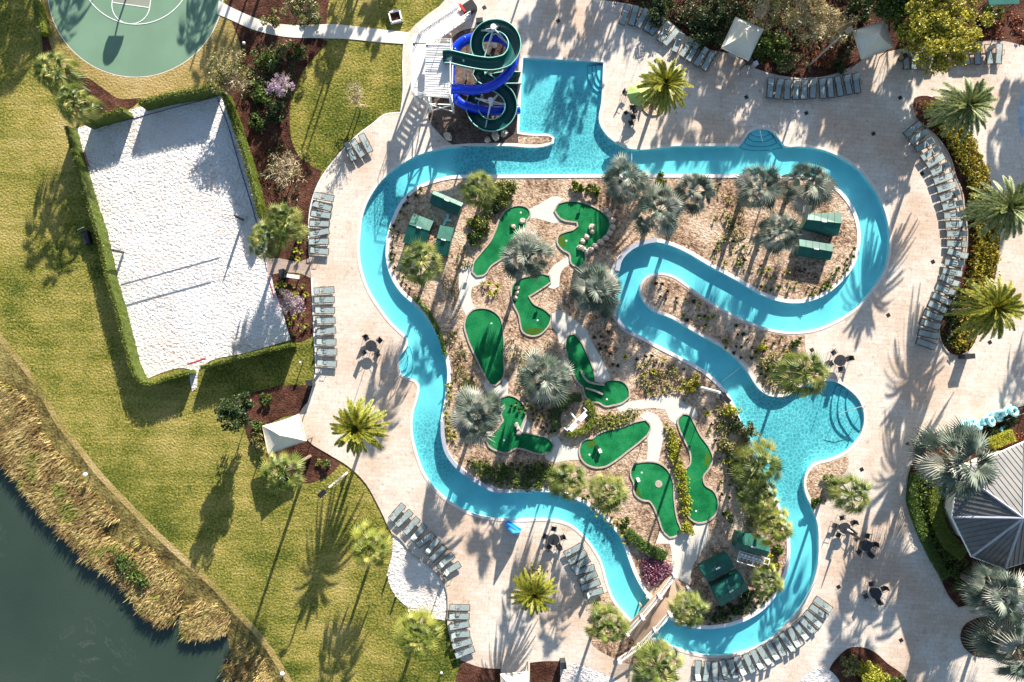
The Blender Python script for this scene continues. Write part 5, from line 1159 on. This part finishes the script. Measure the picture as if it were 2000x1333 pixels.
# bushes
BU = [
 (985,372,32,"round clipped hedge mass above the long golf green",'hedge',1500,1.0),(960,405,24,"dark bush at the foot of the round hedge mass",'bush_dark',700,.8),(938,440,26,"clipped bush left of the long golf green",'hedge',1000,.8),(928,462,22,"lowest bush left of the long golf green",'bush',700,.7),
 (1128,362,20,"square olive bush above the hooked green",'hedge',700,.7),(1158,372,18,"olive bush right of the square one at the top channel",'hedge',500,.6),(1295,352,16,"olive bush behind the middle silver cluster",'hedge',350,.6),
 (530,40,22,"olive bush above the footpath's bend",'olive',400,1.0),(608,34,22,"yellowish bush touching the footpath",'bush',450,.9),(515,110,26,"spiky green shrub in mulch below the footpath",'bush',600,.9),(552,105,20,"pale spiky shrub below the footpath",'olive',400,.8),(582,98,18,"green shrub nearest the rounded lawn's top",'bush',400,.8),(530,135,24,"dark shrub above the lilac tree",'bush_dark',500,.9),(590,110,14,"small yellow shrub by the lawn edge",'olive',200,.6),
 (508,185,26,"bright green shrub left of the lilac tree",'bush',700,1.0),(505,238,20,"lime green shrub low in the dark mulch",'bush',500,.8),(535,215,26,"dark shrub under the lilac tree",'bush_dark',500,.9),
 (500,865,22,"lime shrub at the cream cabana's left corner",'olive',500,.9),(520,780,14,"small spiky shrub in the mulch above the cabana",'bush',250,.6),(505,835,18,"yellow-green shrub between dark tree and cabana",'bush',350,.8),(637,905,12,"small green shrub in the mulch below the cabana",'bush',200,.5),(622,900,10,"tiny pale shrub in the mulch below the cabana",'tuft',100,.4),
 (1352,748,20,"yellow-leaved bush beside the white light pole",'tree_yellow',700,1.0),(1320,1072,0,"",'bush',0,.5),(1342,1030,18,"round yellow-green bush between the two lowest greens",'hedge_lime',500,.8),
 (1222,1020,14,"green bush on the bank below the hanging fan palms",'bush',250,.6),(1590,980,14,"green bush in the small gravel bed right of the river",'bush',300,.6),(1622,945,18,"leafy bush behind the lone sabal palm",'bush',400,.8),
 (1285,20,36,"dark green mass of shrubs at the top edge above the loungers",'bush_dark',1500,1.6),(1370,55,46,"large dark leafy philodendron clump left of the first cabana",'bush_dark',1800,1.4),(1420,20,34,"shaded shrub mass above the first cabana",'bush_dark',900,1.5),(1500,95,34,"bright leafy shrub right of the first cabana",'bush',1500,1.2),(1535,120,30,"leafy shrub with brown gaps near the light pole base",'olive',900,1.0),(1610,110,26,"reddish shrub beside the grey light pole",'red_leaf',700,.8),(1640,125,20,"dark low shrub above the lounger row",'bush_dark',400,.7),(1480,60,22,"olive shrub at the first cabana's top right",'olive',500,1.0),
 (1680,20,26,"dark shrub left of the dense green tree",'bush_dark',600,1.2),(1935,30,24,"broad-leaved green shrub right of the yellow tree",'bush',500,1.0),(1952,78,0,"",'bush',0,1),
 (1975,830,20,"dark green shrub under the float ring stand",'bush_dark',500,.6),(1990,860,16,"red-leaved shrub at the right edge by the rings",'red_leaf',350,.6),(1935,850,20,"dark shrub mass behind the float rings",'bush_dark',500,.6),
 (1700,1320,40,"broad yellow-green shrub mass at the bottom edge",'hedge_lime',1500,1.2),(1660,1300,24,"olive shrub left of the yellow-green mass at the bottom",'olive',700,1.0),(1745,1335,20,"green shrub cut by the bottom edge",'bush',400,.9),
 (1165,1185,14,"small green shrub at the tip of the bridge bed",'bush',250,.6),(1310,330,0,"",'bush',0,1),(1330,600,0,"",'bush',0,1),
 (1505,720,14,"green shrub left of the notch palm",'bush',280,.6),(1548,672,9,"round green shrub near the deck corner of the strip bed",'bush',120,.5),(1560,668,8,"second round shrub near the deck corner",'bush',100,.5),(1490,675,14,"yellow spiky shrub in the strip bed",'hedge_lime',220,.6),(1537,690,12,"yellow-green shrub in the strip bed's wide end",'hedge_lime',180,.5),
 (1460,845,20,"pale green reedy shrub on the kidney pool's left bank",'olive',500,.8),(1425,800,22,"lime reedy shrub above the kidney pool's left bank",'hedge_lime',500,.9),(1440,830,20,"dark shrub in the planting left of the kidney pool",'bush_dark',450,.8),(1415,870,24,"olive shrub mass in the planting right of the winding green",'olive',600,.9),(1440,900,22,"orange-tinged shrub in the planting",'tree_yellow',450,.8),(1450,950,24,"dark green shrub beside the small dark palm",'bush_dark',600,.9),
 (1475,1010,20,"olive shrub above the pump rack boxes",'olive',450,.8),(1420,1010,14,"round dark shrub in gravel left of the pump boxes",'bush',250,.6),(1520,1075,18,"green shrub between boxes and river",'bush',400,.8),(1505,1100,20,"yellow-green shrub by the river's lower right",'hedge_lime',500,.8),(1470,1160,22,"dark shrub below the lowest green box",'bush_dark',500,.7),(1440,1190,24,"dark green shrub band near the bottom channel",'bush_dark',700,.6),(1400,1205,20,"low dark shrub near the bottom channel",'bush_dark',500,.5),
 (915,755,14,"lime shrub above the dogleg silver palm",'hedge_lime',250,.6),(1030,765,12,"olive shrub under the middle silver palm",'olive',200,.5),(745,1330,0,"",'bush',0,1),
]
for b_ in BU:
    if b_[2]: bush(b_[0], b_[1], b_[2], b_[3], b_[4], int(b_[5]*1.5), b_[6], clumps=max(6, b_[2]//2), clump=.34, size=.12)
# rings of mulch round the deck palms
for px, py, l in ((1276,204,"round gravel planter under the upper deck date palm"),(1042,1133,"round gravel planter under the lower deck date palm")):
    x, y = P(px, py); t = thing('planter_ring', l, 'planter', (x, y, .1)); b_ = B(); b_.tube([(1.12*cos(i*pi/16), 1.12*sin(i*pi/16), .06) for i in range(32)], .06, 5, True); ob('rim', b_.me('rim', 'curb'), t)
    b_ = B(); b_.disc((0,0,0), 1.1, .05, 28); ob('soil', b_.me('soil', 'gravel'), t)
# tufts: small plants that stand apart
def tuft_me(seed, mat, n=26, r=.28, h=.3):
    rnd = random.Random(seed); bb = B()
    for i in range(n):
        a = rnd.uniform(0, 6.28); l = r*rnd.uniform(.6, 1.15); e = V((cos(a)*l, sin(a)*l, h*rnd.uniform(.5, 1.1))); s = V((-sin(a), cos(a), 0))*.035; m_ = e*.55+V((0,0,h*.3)); bb.add([-s*.6, s*.6, m_+s, e, m_-s], [(0,1,2,4),(4,2,3)])
    return bb.me('tuft', mat)
TU = {'t': [tuft_me(i, 'tuft') for i in range(3)], 'd': [tuft_me(i+5, 'tuft_dark', 26, .24, .3) for i in range(3)], 'g': [tuft_me(i+9, 'bush', 34, .26, .35) for i in range(3)], 'r': [tuft_me(i+13, 'tuft_red', 26, .22, .2) for i in range(2)], 'l': [tuft_me(i+17, 'hedge_lime', 30, .3, .35) for i in range(2)]}
NT = 0
def scatter(polypts, step, kinds, lab, grp, jit=.35, keep=1.0, sc=(.8,1.25), z=.1, avoid=()):
    global NT
    pl = poly(polypts); xs = [p[0] for p in pl]; ys = [p[1] for p in pl]; y = min(ys); row_ = 0
    while y < max(ys):
        x = min(xs)+(step/2 if row_ % 2 else 0)
        while x < max(xs):
            q = (x+random.uniform(-1, 1)*step*jit, y+random.uniform(-1, 1)*step*jit)
            if inside(q, pl) and random.random() < keep:
                k = random.choice(kinds); X, Y = P(*q)
                thing('grass_tuft' if k in 'tl' else 'small_shrub', lab, 'plant', (X, Y, z), random.random()*6, random.uniform(*sc), group=grp, me=random.choice(TU[k])); NT += 1
            x += step
        y += step*.87; row_ += 1
scatter("780,400 800,380 830,362 836,374 800,396 785,430 776,470 775,510 790,540 812,570 800,574 775,545 762,500 764,450", 13, 'ddtg', "small plant in the gravel along the island's top left bend", "plants along the top left bend")
scatter("1262,552 1280,546 1330,568 1400,612 1450,640 1500,656 1560,662 1560,720 1540,755 1510,760 1480,735 1440,695 1380,660 1310,610 1270,590", 19, 'ddddgt', "small dark plant in the strip bed between the two channels", "plants in the strip bed", .45, .8)
scatter("1395,355 1440,355 1450,480 1470,560 1440,540 1390,510", 19, 'tgd', "small plant in the gravel of the right lobe's left half", "plants in the right lobe gravel", .45, .6)
scatter("1540,560 1580,578 1620,566 1650,535 1668,500 1664,480 1640,520 1600,555 1560,570 1500,555 1480,560 1500,575", 12, 'ttg', "small tuft in the arc row along the right lobe's lower rim", "arc row of tufts in the right lobe")
scatter("1460,520 1560,520 1600,540 1560,560 1480,550", 19, 'tdl', "small plant in the gravel below the lowest right lobe palm", "plants below the right lobe palms", .45, .7)
scatter("1180,806 1240,806 1245,820 1200,832 1168,842 1160,812", 10.5, 't', "yellow tuft in the neat rows above the club-shaped green", "tufts above the club-shaped green", .2)
scatter("990,790 1040,780 1085,800 1090,850 1060,850 1035,810", 12, 'dg', "dark little plant between the dogleg green and the planter", "plants beside the dark planter", .3)
scatter("905,893 935,900 985,905 1060,902 1090,915 1085,945 1050,950 990,948 940,930", 12, 'gdt', "small shrub in the planting band above the lower river", "planting band above the lower river", .35)
scatter("1298,828 1310,836 1328,900 1340,960 1345,1005 1330,1000 1318,930 1308,880", 11, 'glt', "leafy plant in the narrow strip between the two tall greens", "plants between the tall greens", .4)
scatter("1375,790 1410,795 1425,860 1440,950 1430,1010 1405,960 1395,880 1380,840", 17, 'dgtl', "mixed plant in the bed right of the winding green", "plants right of the winding green", .45, .8)
scatter("1205,668 1300,700 1370,740 1400,765 1350,775 1260,770 1235,740 1220,700", 18, 'tdrl', "small plant in the gravel right of the crooked green", "plants right of the crooked green", .45, .75)
scatter("1148,640 1200,650 1215,700 1200,735 1165,680", 18, 'dd', "dark tuft in shaded gravel below the biggest silver palm", "dark tufts in shaded gravel", .4, .7)
scatter("875,740 885,745 880,800 890,850 905,880 895,884 876,855 868,810", 11, 't', "tuft in the row down the island's lower left rim", "tufts on the lower left rim", .25)
scatter("1130,960 1180,985 1215,1020 1235,1060 1225,1070 1195,1030 1150,995", 12, 'tg', "tuft along the island rim below the hanging palms", "tufts on the lower rim", .3)
scatter("560,510 600,520 598,500 606,440 596,430 575,480", 17, 'tl', "yellow tuft in the mulch above the entry path", "tufts above the entry path", .3)
scatter("535,548 600,545 606,600 604,650 580,660 560,630 545,590", 17, 'tl', "round yellow tuft in the mulch below the entry path", "tufts below the entry path", .3)
scatter("1885,1215 1905,1210 1900,1240 1905,1268 1925,1278 1905,1282 1885,1262 1878,1240", 9, 'd', "tiny pale plant in the round dark corner bed", "plants in the round dark bed", .3)
scatter("935,548 950,545 975,560 965,590 945,590", 13, 'tlr', "yellow tuft in gravel beside the left concrete path", "tufts beside the left path", .4)
scatter("1340,1200 1380,1212 1440,1205 1490,1180 1530,1130 1520,1125 1480,1165 1430,1190 1370,1198", 12, 'gd', "dark plant along the island's bottom right rim", "plants on the bottom right rim", .3)
# masses of ground cover
def cover_mass(name, lab, s, mat, n, h, size=.13, kind='stuff', z=.1):
    pl = poly(s); xs = [p[0] for p in pl]; ys = [p[1] for p in pl]; rs = random.Random(len(s)); bb = []; fs = []
    cl = []
    while len(cl) < n//14:
        q = (rs.uniform(min(xs), max(xs)), rs.uniform(min(ys), max(ys)))
        if inside(q, pl): cl.append((q, rs.uniform(.25, .6), h*rs.uniform(.5, 1)))
    for i in range(n):
        q, r, hh = cl[i % len(cl)]; a = rs.uniform(0, 6.28); ph = rs.uniform(0, 1.5); X, Y = P(*q); c = V((X+r*cos(a)*sin(ph), Y+r*sin(a)*sin(ph), z+hh*(.25+.75*cos(ph)*1.0)))
        d = V((rs.gauss(0,1), rs.gauss(0,1), rs.gauss(0,.7))).normalized()*size*rs.uniform(.6, 1.2); e = d.orthogonal().normalized()*size*.5; e.rotate(Matrix.Rotation(rs.uniform(0, 6), 3, d)); k = len(bb); bb += [c-d, c+e, c+d, c-e]; fs.append((k, k+1, k+2, k+3))
    me_ = mesh(name, bb, fs, mat); return ob(name, me_, kind=kind, label=lab, category='ground cover')
cover_mass('shrub_cover', "yellow-green shrub mass filling the long curved bed", "1830,200 1865,222 1884,250 1900,290 1915,320 1930,375 1944,442 1942,500 1934,550 1918,600 1900,650 1880,685 1860,680 1870,620 1885,560 1900,490 1902,450 1896,400 1890,350 1872,320 1850,280 1815,240 1800,210", 'cover_yellow', 15000, .75)
cover_mass('shaded_cover', "dark low plants in the lower end of the long curved bed", "1850,600 1870,560 1880,600 1870,660 1872,688 1850,680 1838,650", 'bush_dark', 900, .35)
cover_mass('planting_cover', "mixed green planting filling the bed in front of the hut", "1800,905 1840,880 1850,900 1835,960 1830,1010 1860,1075 1890,1100 1880,1150 1860,1150 1830,1090 1800,1030 1782,975 1785,930", 'bush', 3500, .5)
cover_mass('flower_bed_plants', "purple and pink flowering plants in the wedge bed by the footbridge", "1252,1092 1275,1092 1308,1104 1306,1118 1290,1130 1276,1142 1264,1138 1256,1118", 'purple', 2600, .35, .1)
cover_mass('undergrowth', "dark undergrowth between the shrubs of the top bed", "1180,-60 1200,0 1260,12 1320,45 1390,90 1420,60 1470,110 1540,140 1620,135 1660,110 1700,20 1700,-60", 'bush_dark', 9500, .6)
cover_mass('red_ground_cover', "reddish brown low plants in the top right mulch bed", "1880,60 1900,30 1990,25 2010,85 1960,76 1900,78", 'red_leaf', 500, .25)
cover_mass('shore_shrubs', "green clumps among the shore reeds", "225,1070 260,1080 300,1140 280,1150 245,1110", 'bush', 900, .9)
cover_mass('mulch_planting', "dark low shrubs under the trees of the long mulch bed", "500,90 600,84 590,120 575,160 565,200 555,240 520,260 495,240 480,190 490,130", 'bush_dark', 1800, .6)
cover_mass('mulch_planting', "sparse dark plants at the lower end of the long mulch bed", "490,270 550,270 575,310 600,340 590,400 560,410 520,370", 'bush_dark', 500, .4)
cover_mass('core_planting', "low tan-green plants between the greens and the concrete paths", "1165,815 1240,800 1245,815 1195,832 1155,845", 'olive', 700, .2)
cover_mass('core_planting', "low plants left of the teardrop green and boot-shaped green", "880,640 905,660 935,740 925,760 890,740 880,700", 'olive', 350, .25)
cover_mass('core_planting', "dusty low plants around the middle silver palms", "985,660 1010,670 1070,665 1100,700 1120,760 1140,790 1080,810 1030,770 1000,760 990,720", 'olive', 900, .25)
cover_mass('core_planting', "dusty plants in the gravel above the top left green", "900,480 930,470 960,460 920,510 895,560 880,600 860,590 870,530", 'olive', 250, .2)
cover_mass('mixed_planting', "mixed low olive planting between the tall greens and the kidney pool", "1395,790 1425,790 1445,830 1470,880 1485,930 1510,985 1520,1020 1480,1030 1440,1000 1425,940 1412,880 1400,840", 'olive', 2000, .4)
cover_mass('dark_planting', "dark low planting in the same bed nearer the pump boxes", "1400,800 1425,840 1450,900 1470,960 1490,1020 1460,1030 1430,960 1415,900", 'bush_dark', 900, .35)
cover_mass('band_planting', "leafy planting band between the lowest greens and the river", "905,895 940,903 990,908 1060,905 1090,915 1100,935 1080,950 1040,953 985,952 945,938", 'bush', 2600, .4)
cover_mass('lime_planting', "lime green plants threaded between the two tall greens", "1300,826 1312,836 1328,890 1338,940 1345,1000 1336,1010 1326,960 1316,905 1306,860", 'hedge_lime', 1500, .45)
cover_mass('lobe_planting', "scattered olive groundcover in the right lobe", "1400,380 1450,400 1480,470 1470,540 1440,530 1410,480", 'olive', 500, .25)
cover_mass('strip_planting', "greenish ground plants at the wide end of the strip bed", "1480,700 1520,690 1560,700 1590,730 1560,740 1530,760 1500,755", 'olive', 1100, .45)
cover_mass('crooked_planting', "olive and tan groundcover right of the crooked green", "1240,700 1290,705 1350,735 1380,760 1320,768 1270,772 1240,740", 'olive', 900, .25)
# reeds on the lake bank
rs = random.Random(5); bb = []; fs = []; gg = []; gf = []
RE = poly("-120,760 -60,780 0,766 40,788 76,834 108,880 148,915 192,966 236,1016 286,1068 340,1114 358,1150 345,1190 338,1216 312,1212 276,1186 257,1153 224,1124 182,1092 143,1056 107,1017 75,984 42,932 13,906 -30,868 -120,800")
RE2 = poly("-60,740 0,748 40,765 80,805 70,840 40,850 0,850 -60,850")
RE3 = poly("362,1200 400,1170 450,1200 440,1235 400,1246 358,1240"); RE4 = poly("440,1290 480,1240 520,1290 545,1340 520,1420 440,1400")
BARE = [poly("190,1010 240,1020 290,1080 250,1075 205,1050")]
def reed(q, dense, h, tgt, tf_):
    n_ = 5
    X, Y = P(*q); z0 = -.55; lean = V((rs.uniform(-.9,.1), rs.uniform(-.9,.3), 0))*.55+V((-.28,-.25,0)); hh = h*rs.uniform(.6, 1.15)
    for _ in range(n_):
        b = V((X+rs.uniform(-.3,.3), Y+rs.uniform(-.3,.3), z0)); t = b+lean*hh*rs.uniform(.6, 1.3)+V((rs.uniform(-.35,.35), rs.uniform(-.35,.35), hh)); s = V((rs.uniform(-1,1), rs.uniform(-1,1), 0)).normalized()*.026; m_ = b.lerp(t, .6)+V((0,0,.18*hh)); k = len(tgt); tgt += [b-s*.6, b+s*.6, m_+s, m_-s, t]; tf_ += [(k, k+1, k+2, k+3), (k+3, k+2, k+4)]
for PL, n, h in ((RE, 7500, .85), (RE2, 1300, .9), (RE3, 900, .7), (RE4, 900, .7)):
    xs = [p[0] for p in PL]; ys = [p[1] for p in PL]; c = 0; g = 0
    while c < n and g < n*20:
        g += 1; q = (rs.uniform(min(xs), max(xs)), rs.uniform(min(ys), max(ys)))
        if not inside(q, PL) or any(inside(q, b_) for b_ in BARE): continue
        w = .5+.28*sin(q[0]*.11+2+.03*q[1])*cos(q[1]*.09)+.22*sin(q[0]*.31+q[1]*.17)
        if rs.random() > .12+.95*w: continue
        (reed(q, 1, h, gg, gf) if rs.random() < .22*(w > .6) else reed(q, 1, h, bb, fs)); c += 1
ob('reeds', mesh('reeds', bb, fs, 'reed'), kind='stuff', label="dense dry golden reeds along the lake shore", category='reeds')
ob('green_reeds', mesh('green_reeds', gg, gf, 'reed_green'), kind='stuff', label="greener reed patches among the dry shore reeds", category='reeds')
print('loungers', nl, 'tufts', NT, 'objects', len(bpy.data.objects))
